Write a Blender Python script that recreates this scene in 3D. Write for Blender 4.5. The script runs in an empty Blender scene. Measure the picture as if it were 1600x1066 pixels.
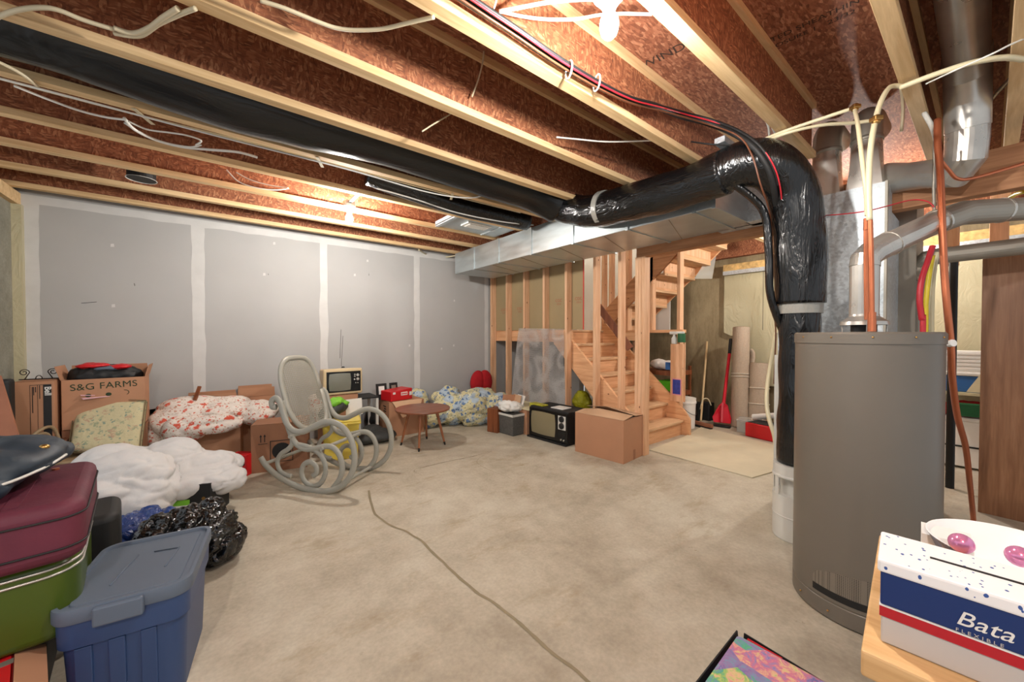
import bpy, bmesh, math, random
from mathutils import Vector, Matrix, noise
random.seed(7)
PI = math.pi
R = math.radians
sc = bpy.context.scene
COL = sc.collection

# ---------------------------------------------------------------- camera
# X runs along the floor joists (to the right and away), Y along the duct and
# stair wall (to the left and away), Z up.  Eye height 1.23 m.
H = 1.23
FPX = 585.0
YAW = math.atan(745.0/585.0)            # heading of the view measured from +X
CY, SY = math.cos(YAW), math.sin(YAW)
cam_d = bpy.data.cameras.new('camera')
cam = bpy.data.objects.new('camera', cam_d)
COL.objects.link(cam)
cam_d.sensor_width = 36.0
cam_d.lens = 36.0*FPX/1600.0
cam_d.clip_start = 0.05
cam.location = (0, 0, H)
cam.rotation_euler = (R(90.0-0.88), 0, YAW-PI/2)
sc.camera = cam

# ---------------------------------------------------------------- world and exposure
w = bpy.data.worlds.new('world'); sc.world = w; w.use_nodes = True
bg = w.node_tree.nodes['Background']
bg.inputs[0].default_value = (0.93, 0.96, 1.0, 1); bg.inputs[1].default_value = 0.5
sc.view_settings.view_transform = 'Standard'
sc.view_settings.look = 'None'
sc.view_settings.gamma = 1.0
sc.view_settings.use_curve_mapping = False
sc.view_settings.exposure = 0.6
BULB = 560.0                            # brightness of the glowing bulb glass

# ---------------------------------------------------------------- pixel of the photo -> point in the room
def ray(u):
    q = (u-800.0)/FPX
    return q
def atd(u, d, Z=0.0):
    r = ray(u)*d
    return Vector((CY*d+SY*r, SY*d-CY*r, Z))
def at(u, v, Z=0.0):                    # on the horizontal plane Z
    return atd(u, FPX*(H-Z)/(v-524.0), Z)
def zat(v, d): return H-(v-524.0)*d/FPX
def atdv(u, v, d):
    return atd(u, d, zat(v, d))
def atx(u, v, X):                       # on the vertical plane x = X
    return atdv(u, v, X/(CY+SY*ray(u)))
def aty(u, v, Y):
    return atdv(u, v, Y/(SY-CY*ray(u)))

# ---------------------------------------------------------------- scene helpers
def tag(o, label=None, cat=None, group=None, kind=None):
    if label: o['label'] = label
    if cat: o['category'] = cat
    if group: o['group'] = group
    if kind: o['kind'] = kind
    return o
def thing(name, label, cat, loc=(0, 0, 0), rz=0.0, group=None):
    o = bpy.data.objects.new(name, None); COL.objects.link(o)
    o.empty_display_size = 0.1
    o.location = loc; o.rotation_euler = (0, 0, rz)
    return tag(o, label, cat, group)

class MB:
    def __init__(s): s.bm = bmesh.new(); s.mi = 0
    def _f(s, vs):
        try:
            f = s.bm.faces.new(vs); f.material_index = s.mi; return f
        except ValueError: return None
    def hexa(s, p):                     # 8 points: bottom 4 ccw, top 4 ccw
        v = [s.bm.verts.new(Vector(q)) for q in p]
        for i in ((3,2,1,0),(4,5,6,7),(0,1,5,4),(1,2,6,5),(2,3,7,6),(3,0,4,7)):
            s._f([v[k] for k in i])
        return s
    def box(s, x0, x1, y0, y1, z0, z1, M=None):
        p = [(x0,y0,z0),(x1,y0,z0),(x1,y1,z0),(x0,y1,z0),(x0,y0,z1),(x1,y0,z1),(x1,y1,z1),(x0,y1,z1)]
        if M is not None: p = [M@Vector(q) for q in p]
        return s.hexa(p)
    def cbox(s, c, sz, rot=(0,0,0)):
        from mathutils import Euler
        M = Matrix.Translation(c)@Euler(rot).to_matrix().to_4x4()
        return s.box(-sz[0]/2, sz[0]/2, -sz[1]/2, sz[1]/2, -sz[2]/2, sz[2]/2, M)
    def beam(s, a, b, wd, th, up=(0,0,1)):   # bar of wd (sideways) x th (along up) from a to b
        a = Vector(a); b = Vector(b); d = (b-a).normalized(); up = Vector(up)
        sd = d.cross(up).normalized(); u2 = sd.cross(d).normalized()
        o = [(-sd*wd/2-u2*th/2), (sd*wd/2-u2*th/2), (sd*wd/2+u2*th/2), (-sd*wd/2+u2*th/2)]
        return s.hexa([a+q for q in o]+[b+q for q in o])
    def prism(s, pts, vec):             # polygon (3D points) swept by vec
        vec = Vector(vec)
        a = [s.bm.verts.new(Vector(p)) for p in pts]; b = [s.bm.verts.new(Vector(p)+vec) for p in pts]
        n = len(pts); s._f(list(reversed(a))); s._f(b)
        for i in range(n): s._f([a[i], a[(i+1)%n], b[(i+1)%n], b[i]])
        return s
    def quad(s, *p):
        s._f([s.bm.verts.new(Vector(q)) for q in p]); return s
    def tube(s, pts, r, seg=10, caps=True, flat=None):
        pts = [Vector(p) for p in pts]; n = len(pts)
        rs = r if isinstance(r, (list, tuple)) else [r]*n
        rings = []; prev = None
        for i in range(n):
            t = (pts[min(i+1,n-1)]-pts[max(i-1,0)])
            if t.length < 1e-9: t = Vector((0,0,1))
            t.normalize()
            if prev is None:
                a = Vector((0,0,1)) if abs(t.z) < 0.9 else Vector((1,0,0))
                if flat is not None: a = Vector(flat)
                nx = t.cross(a).normalized()
            else:
                nx = (prev - t*prev.dot(t))
                if nx.length < 1e-6: nx = t.orthogonal()
                nx.normalize()
            prev = nx; ny = t.cross(nx)
            ra, rb = (rs[i], rs[i]) if not isinstance(rs[i], tuple) else rs[i]
            rings.append([s.bm.verts.new(pts[i]+nx*math.cos(2*PI*k/seg)*ra+ny*math.sin(2*PI*k/seg)*rb) for k in range(seg)])
        for i in range(n-1):
            for k in range(seg):
                s._f([rings[i][k], rings[i][(k+1)%seg], rings[i+1][(k+1)%seg], rings[i+1][k]])
        if caps: s._f(list(reversed(rings[0]))); s._f(rings[-1])
        return s
    def lathe(s, prof, c=(0,0,0), seg=32, M=None, caps=True, ell=1.0):
        rings = []
        for r, z in prof:
            ring = []
            for k in range(seg):
                p = Vector((r*math.cos(2*PI*k/seg), r*ell*math.sin(2*PI*k/seg), z))
                p = M@p if M is not None else p+Vector(c)
                ring.append(s.bm.verts.new(p))
            rings.append(ring)
        for i in range(len(prof)-1):
            for k in range(seg):
                s._f([rings[i][k], rings[i][(k+1)%seg], rings[i+1][(k+1)%seg], rings[i+1][k]])
        if caps: s._f(list(reversed(rings[0]))); s._f(rings[-1])
        return s
    def ball(s, c, r, rot=(0,0,0), seg=20, rings=12, M=None):
        from mathutils import Euler
        if not isinstance(r, (tuple, list)): r = (r, r, r)
        T = Matrix.Translation(c)@Euler(rot).to_matrix().to_4x4()@Matrix.Diagonal((r[0], r[1], r[2], 1))
        if M is not None: T = M@T
        res = bmesh.ops.create_uvsphere(s.bm, u_segments=seg, v_segments=rings, radius=1.0, matrix=T)
        for v in res['verts']:
            for f in v.link_faces: f.material_index = s.mi
        return s

def build(mb, name, mats, parent=None, smooth=False, bevel=0.0, bseg=2, world=False, auto=None):
    bm = mb.bm
    bmesh.ops.recalc_face_normals(bm, faces=bm.faces[:])
    me = bpy.data.meshes.new(name)
    if not isinstance(mats, (list, tuple)): mats = [mats]
    o = bpy.data.objects.new(name, me); COL.objects.link(o)
    if parent is not None:
        o.parent = parent
        if world:
            W = Matrix.Identity(4); p = parent
            W = Matrix.Translation(p.location)@p.rotation_euler.to_matrix().to_4x4()
            if p.parent is not None:
                W = Matrix.Translation(p.parent.location)@p.parent.rotation_euler.to_matrix().to_4x4()@W
            bm.transform(W.inverted())
    else:
        xs = [v.co for v in bm.verts]
        c = Vector(((min(v.x for v in xs)+max(v.x for v in xs))/2, (min(v.y for v in xs)+max(v.y for v in xs))/2, min(v.z for v in xs)))
        bm.transform(Matrix.Translation(-c)); o.location = c
    if smooth:
        for f in bm.faces: f.smooth = True
    bm.to_mesh(me); bm.free()
    for m in mats: me.materials.append(m)
    if smooth and auto is not None:
        me.set_sharp_from_angle(angle=R(auto))
    if bevel > 0:
        b = o.modifiers.new('bevel', 'BEVEL'); b.width = bevel; b.segments = bseg; b.limit_method = 'ANGLE'; b.angle_limit = R(40)
    return o
def struct(name, mb, mats, **k):
    o = build(mb, name, mats, **k); o['kind'] = 'structure'; return o
def single(name, mb, mats, label, cat, group=None, **k):
    return tag(build(mb, name, mats, **k), label, cat, group)
def dup(o, parent=None):
    c = o.copy(); COL.objects.link(c); c.parent = parent
    for ch in [q for q in COL.objects if q.parent == o]:
        dup(ch, c)
    return c
def smoothpath(P, n=6):
    P = [Vector(p) for p in P]; out = []
    for i in range(len(P)-1):
        p0 = P[max(i-1,0)]; p1 = P[i]; p2 = P[i+1]; p3 = P[min(i+2,len(P)-1)]
        for k in range(n):
            t = k/n
            out.append(0.5*((2*p1)+(-p0+p2)*t+(2*p0-5*p1+4*p2-p3)*t*t+(-p0+3*p1-3*p2+p3)*t*t*t))
    out.append(P[-1]); return out
def text(body, size, mat, name, parent=None, M=None, ext=0.0006, shear=0.0, align='CENTER', bold=0.0, spacing=1.0):
    cu = bpy.data.curves.new('t', 'FONT'); cu.body = body; cu.size = size; cu.extrude = ext; cu.shear = shear
    cu.align_x = align; cu.align_y = 'CENTER'; cu.offset = bold; cu.space_character = spacing
    t = bpy.data.objects.new('t', cu); COL.objects.link(t)
    dg = bpy.context.evaluated_depsgraph_get(); dg.update()
    me = bpy.data.meshes.new_from_object(t.evaluated_get(dg))
    bpy.data.objects.remove(t); bpy.data.curves.remove(cu)
    if M is not None: me.transform(M)
    me.materials.clear(); me.materials.append(mat)
    o = bpy.data.objects.new(name, me); COL.objects.link(o); o.parent = parent
    return o
def frame(o, x, y):                     # matrix with origin o, text right x, text up y
    x = Vector(x).normalized(); y = Vector(y).normalized(); z = x.cross(y).normalized(); y = z.cross(x)
    M = Matrix.Identity(4)
    for i in range(3): M[i][0] = x[i]; M[i][1] = y[i]; M[i][2] = z[i]; M[i][3] = o[i]
    return M

# ---------------------------------------------------------------- materials
def rgb(r, g, b): return tuple(((c/255.0)/12.92 if c/255.0 <= 0.04045 else (((c/255.0)+0.055)/1.055)**2.4) for c in (r, g, b))+(1.0,)
class NT:
    def __init__(s, name):
        s.m = bpy.data.materials.new(name); s.m.use_nodes = True; s.t = s.m.node_tree; s.t.nodes.clear()
        s.o = s.n('ShaderNodeOutputMaterial'); s.p = s.n('ShaderNodeBsdfPrincipled'); s.l(s.p.outputs[0], s.o.inputs[0])
    def n(s, k, **a):
        q = s.t.nodes.new(k)
        for x, y in a.items(): setattr(q, x, y)
        return q
    def l(s, a, b): s.t.links.new(a, b)
    def coord(s, scale=(1,1,1), rot=(0,0,0), rand=0.0):
        tc = s.n('ShaderNodeTexCoord'); mp = s.n('ShaderNodeMapping')
        mp.inputs['Scale'].default_value = scale; mp.inputs['Rotation'].default_value = rot
        src = tc.outputs['Object']
        if rand:
            oi = s.n('ShaderNodeObjectInfo'); mu = s.n('ShaderNodeMath', operation='MULTIPLY'); mu.inputs[1].default_value = rand
            s.l(oi.outputs['Random'], mu.inputs[0]); ad = s.n('ShaderNodeVectorMath', operation='ADD')
            s.l(src, ad.inputs[0]); s.l(mu.outputs[0], ad.inputs[1]); src = ad.outputs[0]
        s.l(src, mp.inputs[0]); return mp.outputs[0]
    def noise(s, vec, scale=5, detail=4, rough=0.55, dist=0.0):
        q = s.n('ShaderNodeTexNoise'); q.inputs['Scale'].default_value = scale; q.inputs['Detail'].default_value = detail
        q.inputs['Roughness'].default_value = rough; q.inputs['Distortion'].default_value = dist; s.l(vec, q.inputs['Vector']); return q.outputs['Fac']
    def vor(s, vec, scale=5, feature='F1', out='Color', rnd=1.0):
        q = s.n('ShaderNodeTexVoronoi', feature=feature); q.inputs['Scale'].default_value = scale; q.inputs['Randomness'].default_value = rnd
        s.l(vec, q.inputs['Vector']); return q.outputs[out]
    def ramp(s, fac, stops, interp='LINEAR'):
        q = s.n('ShaderNodeValToRGB'); q.color_ramp.interpolation = interp; e = q.color_ramp.elements
        while len(e) < len(stops): e.new(0.5)
        for i, (p, c) in enumerate(stops):
            e[i].position = p; e[i].color = c if len(c) == 4 else tuple(c)+(1,)
        s.l(fac, q.inputs[0]); return q.outputs[0]
    def mix(s, fac, a, b, mode='MIX'):
        q = s.n('ShaderNodeMix', data_type='RGBA', blend_type=mode)
        for idx, val in ((0, fac), (6, a), (7, b)):
            if isinstance(val, (int, float)): q.inputs[idx].default_value = val
            elif isinstance(val, tuple): q.inputs[idx].default_value = val
            else: s.l(val, q.inputs[idx])
        return q.outputs[2]
    def math(s, op, a, b=0.0):
        q = s.n('ShaderNodeMath', operation=op)
        for i, v in enumerate((a, b)):
            if isinstance(v, (int, float)): q.inputs[i].default_value = v
            else: s.l(v, q.inputs[i])
        return q.outputs[0]
    def bump(s, h, strength=0.3, dist=0.01):
        b = s.n('ShaderNodeBump'); b.inputs['Strength'].default_value = strength; b.inputs['Distance'].default_value = dist
        s.l(h, b.inputs['Height']); s.l(b.outputs[0], s.p.inputs['Normal']); return s
    def base(s, c, rough=0.6, metal=0.0, spec=None):
        if isinstance(c, tuple): s.p.inputs['Base Color'].default_value = c
        else: s.l(c, s.p.inputs['Base Color'])
        if isinstance(rough, (int, float)): s.p.inputs['Roughness'].default_value = rough
        else: s.l(rough, s.p.inputs['Roughness'])
        s.p.inputs['Metallic'].default_value = metal
        if spec is not None: s.p.inputs['Specular IOR Level'].default_value = spec
        return s
BW = [(0, (0,0,0,1)), (1, (1,1,1,1))]
def plain(name, c, rough=0.6, metal=0.0, var=0.12, scale=6, bump=0.0, bscale=40, spec=None):
    t = NT(name); v = t.coord(rand=3.0); n = t.noise(v, scale, 4)
    lo = tuple(x*(1-var) for x in c[:3])+(1,); hi = tuple(min(1, x*(1+var)) for x in c[:3])+(1,)
    t.base(t.ramp(n, [(0.3, lo), (0.7, hi)]), rough, metal, spec)
    if bump: t.bump(t.noise(v, bscale, 3), bump, 0.01)
    return t.m
def lumber(name, axis, base=(200,160,118), dark=(170,122,82), knot=True, rough=0.7, ks=2.6):
    t = NT(name); sc_ = [9, 9, 9]; sc_['xyz'.index(axis)] = 0.6
    v = t.coord(tuple(sc_), rand=17.0)
    g = t.noise(v, 3.0, 5, 0.6, 0.6); g2 = t.noise(v, 14.0, 2, 0.5)
    c = t.ramp(g, [(0.3, rgb(*dark)), (0.55, rgb(*base)), (0.75, rgb(*[min(255, x+16) for x in base]))])
    c = t.mix(t.math('MULTIPLY', t.ramp(g2, [(0.4, (1,1,1)), (0.65, (0,0,0))]), 0.25), c, rgb(*dark))
    if knot:
        sk = [4.0, 4.0, 4.0]; sk['xyz'.index(axis)] = 2.2
        kv = t.coord(tuple(sk), rand=31.0)
        k = t.vor(kv, ks, out='Distance')
        c = t.mix(t.ramp(k, [(0.05, (1,1,1)), (0.085, (0,0,0))]), c, rgb(112,66,40))
    t.base(c, rough); t.bump(g2, 0.08, 0.004); return t.m
def osb(name, cols, a=(14, 46, 46), b=(46, 16, 30), rot=0.0):
    t = NT(name)
    nz = t.coord((1,1,1), (0,0,rot))
    wob = t.n('ShaderNodeTexNoise'); wob.inputs['Scale'].default_value = 6; t.l(nz, wob.inputs['Vector'])
    ad = t.n('ShaderNodeVectorMath', operation='MULTIPLY_ADD'); t.l(wob.outputs['Color'], ad.inputs[0]); ad.inputs[1].default_value = (0.06,0.06,0.06); t.l(nz, ad.inputs[2])
    def sc2(k):
        q = t.n('ShaderNodeVectorMath', operation='MULTIPLY'); t.l(ad.outputs[0], q.inputs[0]); q.inputs[1].default_value = k; return q.outputs[0]
    v1 = t.vor(sc2(a), 1.0); v2 = t.vor(sc2(b), 1.0)
    m = t.noise(nz, 9, 2)
    f = t.mix(t.ramp(m, [(0.45, (0,0,0)), (0.52, (1,1,1))]), v1, v2)
    sep = t.n('ShaderNodeSeparateColor'); t.l(f, sep.inputs[0])
    c = t.ramp(sep.outputs[0], [(0.0, rgb(*cols[0])), (0.35, rgb(*cols[1])), (0.7, rgb(*cols[2])), (1.0, rgb(*cols[3]))])
    fine = t.noise(sc2((30, 160, 160)), 1.0, 3)
    c = t.mix(0.35, c, t.ramp(fine, [(0.3, (0.25,0.25,0.25)), (0.7, (0.8,0.8,0.8))]), 'OVERLAY')
    t.base(c, 0.75); t.bump(sep.outputs[1], 0.25, 0.004); return t.m
def metal(name, c, rough=0.3, spangle=False, streak=None, met=1.0):
    t = NT(name); v = t.coord(streak or (1,1,1))
    if spangle:
        q = t.vor(v, 70); sep = t.n('ShaderNodeSeparateColor'); t.l(q, sep.inputs[0]); n = sep.outputs[0]; n2 = t.noise(v, 18, 3)
        n = t.math('ADD', t.math('MULTIPLY', n, 0.5), t.math('MULTIPLY', n2, 0.5))
    else: n = t.noise(v, 5, 4)
    col = t.ramp(n, [(0.25, tuple(x*0.8 for x in c[:3])+(1,)), (0.75, tuple(min(1, x*1.1) for x in c[:3])+(1,))])
    ro = t.ramp(n, [(0.2, (rough*0.75,)*3), (0.8, (rough*1.3,)*3)])
    t.base(col, ro, met); t.bump(t.noise(v, 3.5, 2), 0.12, 0.02); return t.m
def wrinkle(name, c, rough=0.18, scale=14, strength=0.9, dist=0.03, spec=0.6, stretch=(1,1,1)):
    t = NT(name); v = t.coord(stretch)
    n = t.noise(v, scale, 3, 0.5, 1.8); q = t.n('ShaderNodeMath', operation='ABSOLUTE')
    s = t.math('SUBTRACT', n, 0.5); t.l(s, q.inputs[0])
    t.base(c, rough, 0.0, spec); t.bump(q.outputs[0], strength, dist); return t.m
def floral(name, ground, blooms, scale=7, rough=0.85, seed=0.0, size=0.16, lines=None):
    t = NT(name); v = t.coord((1,1,1)); mp = t.n('ShaderNodeMapping'); t.l(v, mp.inputs[0]); mp.inputs['Location'].default_value = (seed, seed*2, seed*3)
    wob = t.n('ShaderNodeTexNoise'); wob.inputs['Scale'].default_value = scale*2.5; wob.inputs['Detail'].default_value = 4; t.l(mp.outputs[0], wob.inputs['Vector'])
    ad = t.n('ShaderNodeVectorMath', operation='MULTIPLY_ADD'); t.l(wob.outputs['Color'], ad.inputs[0]); k = 0.55/scale; ad.inputs[1].default_value = (k,k,k); t.l(mp.outputs[0], ad.inputs[2])
    c = rgb(*ground); 
    for i, (col, sz, sc_, cover) in enumerate(blooms):
        mp2 = t.n('ShaderNodeMapping'); mp2.inputs['Location'].default_value = (i*3.3, i*1.7, i*5.1); t.l(ad.outputs[0], mp2.inputs[0])
        vd = t.n('ShaderNodeTexVoronoi'); vd.inputs['Scale'].default_value = sc_; t.l(mp2.outputs[0], vd.inputs['Vector'])
        m = t.ramp(vd.outputs['Distance'], [(sz*0.8, (1,1,1)), (sz, (0,0,0))])
        g = t.noise(mp2.outputs[0], sc_*4, 3); m = t.math('MULTIPLY', m, t.ramp(g, [(0.5-cover*0.2, (0,0,0)), (0.56-cover*0.2, (1,1,1))]))
        c = t.mix(m, c, rgb(*col))
    t.base(c, rough); t.bump(t.noise(v, 22, 3, 0.5, 0.6), 0.35, 0.02); return t.m
def glow(name, c, s):
    m = bpy.data.materials.new(name); m.use_nodes = True; t = m.node_tree; t.nodes.clear()
    e = t.nodes.new('ShaderNodeEmission'); e.inputs[0].default_value = c; e.inputs[1].default_value = s
    o = t.nodes.new('ShaderNodeOutputMaterial'); t.links.new(e.outputs[0], o.inputs[0]); return m

def concrete(name, cols, scale=1.0, rough=0.8, stain=None, streak=(1,1,1)):
    t = NT(name); v = t.coord(streak); n1 = t.noise(v, 0.9*scale, 5, 0.6); n2 = t.noise(v, 5*scale, 6, 0.65); n3 = t.noise(v, 60, 3)
    f = t.math('ADD', t.math('MULTIPLY', n1, 0.55), t.math('MULTIPLY', n2, 0.45))
    c = t.ramp(f, [(0.36, rgb(*cols[0])), (0.5, rgb(*cols[1])), (0.62, rgb(*cols[2]))])
    c = t.mix(0.18, c, t.ramp(n3, [(0.3, (0.3,0.3,0.3)), (0.7, (0.75,0.75,0.75))]), 'OVERLAY')
    if stain:
        sp = t.noise(t.coord((1.0, 2.2, 1)), 2.4, 5, 0.7); c = t.mix(t.ramp(sp, [(0.56, (0,0,0)), (0.75, (0.55,0.55,0.55))]), c, rgb(*stain))
        sp2 = t.noise(v, 11, 4, 0.8); c = t.mix(t.ramp(sp2, [(0.68, (0,0,0)), (0.76, (0.5,0.5,0.5))]), c, rgb(118,100,78))
    t.base(c, rough); t.bump(t.math('ADD', n2, t.math('MULTIPLY', n3, 0.3)), 0.12, 0.01); return t.m
M = {}
M['floor'] = concrete('concrete_floor', [(160,149,130),(184,174,155),(198,190,172)], 1.0, 0.7, (148,124,84))
M['crack'] = plain('crack_filler', rgb(142,130,104), 0.9)
M['scrape'] = plain('scraped_concrete', rgb(140,126,102), 0.9)
M['conc_wall'] = concrete('foundation_concrete', [(112,98,72),(138,122,92),(160,144,112)], 1.3, 0.85, None, (1.4,1.4,0.4))
M['conc_left'] = concrete('left_concrete', [(112,112,100),(136,134,120),(150,148,134)], 1.5, 0.85)
M['insul'] = wrinkle('poly_over_insulation', rgb(188,180,148), 0.45, 7, 0.5, 0.03, 0.4, (1,1,0.5))
M['drywall'] = plain('grey_drywall_paper', rgb(174,173,171), 0.85, 0, 0.04, 1.5)
M['mud'] = plain('joint_compound', rgb(204,203,200), 0.9, 0, 0.05, 7)
M['mark'] = plain('pencil_mark', rgb(70,66,62), 0.8)
M['tanboard'] = plain('tan_gypsum_backing', rgb(160,140,104), 0.85, 0, 0.06, 2)
M['redstamp'] = plain('red_stamp_ink', rgb(172,96,70), 0.8)
M['whitewall'] = plain('upstairs_white_wall', rgb(226,222,212), 0.8, 0, 0.02)
M['lx'] = lumber('spruce_x', 'x', (226,194,146), (202,164,114), False)
M['stud'] = lumber('stud_spruce', 'z', (226,182,144), (204,152,112))
M['pine_x'] = lumber('pine_x', 'x', (224,174,130), (200,142,98))
M['pine_y'] = lumber('pine_y', 'y', (224,174,130), (200,142,98))
M['tread'] = lumber('tread_pine', 'x', (216,178,138), (184,140,102))
M['beamw'] = lumber('beam_wood', 'y', (186,134,94), (152,102,66))
M['web'] = osb('joist_osb', [(112,64,40),(136,80,50),(152,94,62),(182,126,88)], (40, 150, 130), (120, 100, 40))
M['sub'] = osb('subfloor_osb', [(116,68,46),(138,84,58),(156,100,72),(184,130,98)], (26, 110, 60), (34, 90, 60))
M['ink'] = plain('black_stamp_ink', rgb(58,40,30), 0.8)
M['galv'] = metal('galvanised_sheet', rgb(206,214,218), 0.45, True, None, 0.55)
M['galvd'] = metal('duct_sheet', rgb(196,204,206), 0.34, False, (1,0.6,3), 0.7)
M['pipe'] = metal('stove_pipe_metal', rgb(200,196,188), 0.3, False, (1,1,1), 0.7)
M['dullpipe'] = metal('dull_vent_metal', rgb(162,156,144), 0.5, False, (1,1,1), 0.65)
M['copper'] = metal('copper_tube', rgb(206,122,86), 0.35, False, (1,1,1), 0.8)
M['brass'] = metal('brass_fitting', rgb(190,150,90), 0.35)
M['blackpoly'] = wrinkle('black_duct_plastic', rgb(14,15,16), 0.22, 8, 0.65, 0.02, 0.6, (2.2,2.2,0.35))
M['blackpoly_h'] = wrinkle('black_duct_plastic_lying', rgb(14,15,16), 0.2, 8, 0.7, 0.02, 0.6, (2.2,0.5,2.2))
M['blackpoly_x'] = wrinkle('black_duct_plastic_bay', rgb(14,15,16), 0.3, 6, 0.3, 0.02, 0.5, (0.5,1.6,1.6))
M['bagblack'] = wrinkle('bin_bag_plastic', rgb(8,8,9), 0.15, 13, 0.45, 0.02, 0.8)
M['ducttape'] = wrinkle('silver_duct_tape', rgb(150,148,140), 0.3, 16, 0.5, 0.01, 0.6)
M['heater'] = plain('taupe_heater_enamel', rgb(114,107,97), 0.38, 0.15, 0.06, 2)
M['black'] = plain('black_matte', rgb(22,22,22), 0.6)
M['blackgloss'] = plain('black_gloss', rgb(14,14,15), 0.25)
M['white'] = plain('white_paint', rgb(232,230,224), 0.5, 0, 0.03)
M['offwhite'] = plain('off_white_plastic', rgb(208,206,198), 0.45, 0, 0.04)
M['pex'] = plain('pex_pipe', rgb(216,204,168), 0.35, 0, 0.05)
M['cable'] = plain('cable_sheath', rgb(206,192,160), 0.5, 0, 0.06)
M['cablew'] = plain('white_cable', rgb(226,224,216), 0.45, 0, 0.03)
M['redwire'] = plain('red_wire', rgb(196,40,52), 0.4)
M['brownwire'] = plain('brown_wire', rgb(110,66,44), 0.4)
M['yellowpipe'] = plain('yellow_gas_line', rgb(220,196,40), 0.4)
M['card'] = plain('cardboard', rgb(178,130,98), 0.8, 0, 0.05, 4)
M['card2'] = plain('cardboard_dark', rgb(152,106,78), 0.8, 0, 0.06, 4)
M['card3'] = plain('cardboard_light', rgb(198,160,126), 0.8, 0, 0.05, 4)
M['inkgreen'] = plain('green_print', rgb(40,58,34), 0.8)
M['inkblack'] = plain('black_print', rgb(30,28,28), 0.7)
M['paper'] = plain('white_paper', rgb(226,224,218), 0.8, 0, 0.03)
M['pinkpaper'] = plain('pink_paper', rgb(222,180,186), 0.8)
M['red'] = plain('red_plastic', rgb(196,22,30), 0.4, 0, 0.05)
M['redcloth'] = plain('red_cloth', rgb(172,20,30), 0.9, 0, 0.12, 14, 0.3)
M['maroon'] = plain('maroon_fabric', rgb(92,30,48), 0.65, 0, 0.14, 9, 0.15, 30)
M['navycloth'] = plain('dark_navy_fabric', rgb(26,40,52), 0.55, 0, 0.4, 6, 0.2, 20)
M['green'] = plain('green_suitcase_shell', rgb(64,82,14), 0.3, 0, 0.12, 2)
M['bluetote'] = plain('blue_tote_plastic', rgb(46,70,112), 0.42, 0, 0.07, 2)
M['greylid'] = plain('grey_blue_lid', rgb(92,104,120), 0.5, 0, 0.05, 3)
M['bluebag'] = wrinkle('blue_plastic_bag', rgb(34,62,124), 0.2, 14, 0.8, 0.03)
M['purple'] = plain('purple_edge', rgb(110,50,140), 0.4)
M['duvet'] = plain('white_duvet', rgb(206,204,202), 0.9, 0, 0.03, 4, 0.25, 22)
M['rocker'] = plain('grey_painted_bentwood', rgb(160,158,147), 0.4, 0, 0.05, 5)
M['cane'] = plain('grey_painted_cane', rgb(158,154,140), 0.6, 0, 0.05, 5)
M['tablewood'] = lumber('walnut_table', 'x', (140,84,56), (104,56,36), False, 0.35)
M['legwood'] = lumber('turned_leg', 'z', (164,104,68), (128,74,44), False, 0.4)
M['tvcream'] = plain('cream_tv_case', rgb(206,184,144), 0.45, 0, 0.04)
M['tvscreen'] = plain('tv_screen_glass', rgb(120,120,108), 0.12, 0, 0.02)
M['tvscreen2'] = plain('tv_screen_glass_tan', rgb(136,126,98), 0.15, 0, 0.02)
M['yellow'] = plain('yellow_tote_plastic', rgb(222,198,84), 0.42, 0, 0.04)
M['limegreen'] = plain('lime_green_cloth', rgb(120,190,50), 0.6)
M['greybin'] = plain('woven_grey_bin', rgb(84,82,78), 0.8, 0, 0.2, 50, 0.4, 60)
M['greycloth'] = plain('dark_grey_nylon', rgb(52,54,52), 0.6, 0, 0.15, 8, 0.2)
M['brownwood'] = lumber('brown_box_wood', 'z', (134,76,42), (98,50,26), False, 0.5)
M['carpet'] = plain('beige_carpet', rgb(180,162,142), 0.95, 0, 0.08, 60, 0.4, 120)
M['shovel'] = plain('red_shovel_plastic', rgb(200,16,40), 0.35, 0, 0.05)
M['broom'] = plain('pale_broom_handle', rgb(206,178,132), 0.5)
M['laminate'] = lumber('brown_butcher_block', 'z', (150,104,70), (118,76,46), False, 0.45)
M['benchpine'] = lumber('bench_pine', 'y', (222,182,128), (196,150,96), True, 0.5)
M['batablue'] = plain('deep_blue_card', rgb(4,40,98), 0.45, 0, 0.03)
M['batared'] = plain('red_card', rgb(176,14,30), 0.45, 0, 0.03)
M['batagrey'] = plain('grey_card', rgb(190,184,178), 0.5, 0, 0.03)
M['navy'] = plain('navy_bowl', rgb(44,58,104), 0.15, 0, 0.05)
M['pinkball'] = plain('pink_metallic_ball', rgb(232,150,196), 0.12, 0.5, 0.05)
M['bulb'] = glow('bulb_glass', (1.0, 0.96, 0.90, 1), BULB)
M['bulb2'] = glow('bulb_glass_bright', (1.0, 0.95, 0.89, 1), BULB*2.0)
M['bulb1'] = glow('bulb_glass_soft', (1.0, 0.97, 0.93, 1), BULB*1.9)
M['porcelain'] = plain('porcelain', rgb(240,240,238), 0.3, 0, 0.02)
M['plywood'] = plain('white_sheet_board', rgb(206,196,170), 0.75, 0, 0.08, 3)
M['blue'] = plain('blue_plastic', rgb(50,104,170), 0.45)
M['picblue'] = plain('blue_picture', rgb(44,60,150), 0.5, 0, 0.3, 30)
M['picpink'] = plain('pink_picture_border', rgb(220,150,160), 0.5)
M['greentape'] = plain('green_roll', rgb(30,92,54), 0.5)
M['spray'] = plain('spray_bottle_plastic', rgb(224,228,226), 0.3)
M['brightgreen'] = plain('bright_green_box', rgb(96,200,40), 0.5)
M['yelbag'] = wrinkle('olive_yellow_bag', rgb(176,172,36), 0.3, 14, 0.8, 0.03)
M['iron'] = plain('wrought_iron', rgb(52,40,36), 0.45, 0.5)
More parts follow.
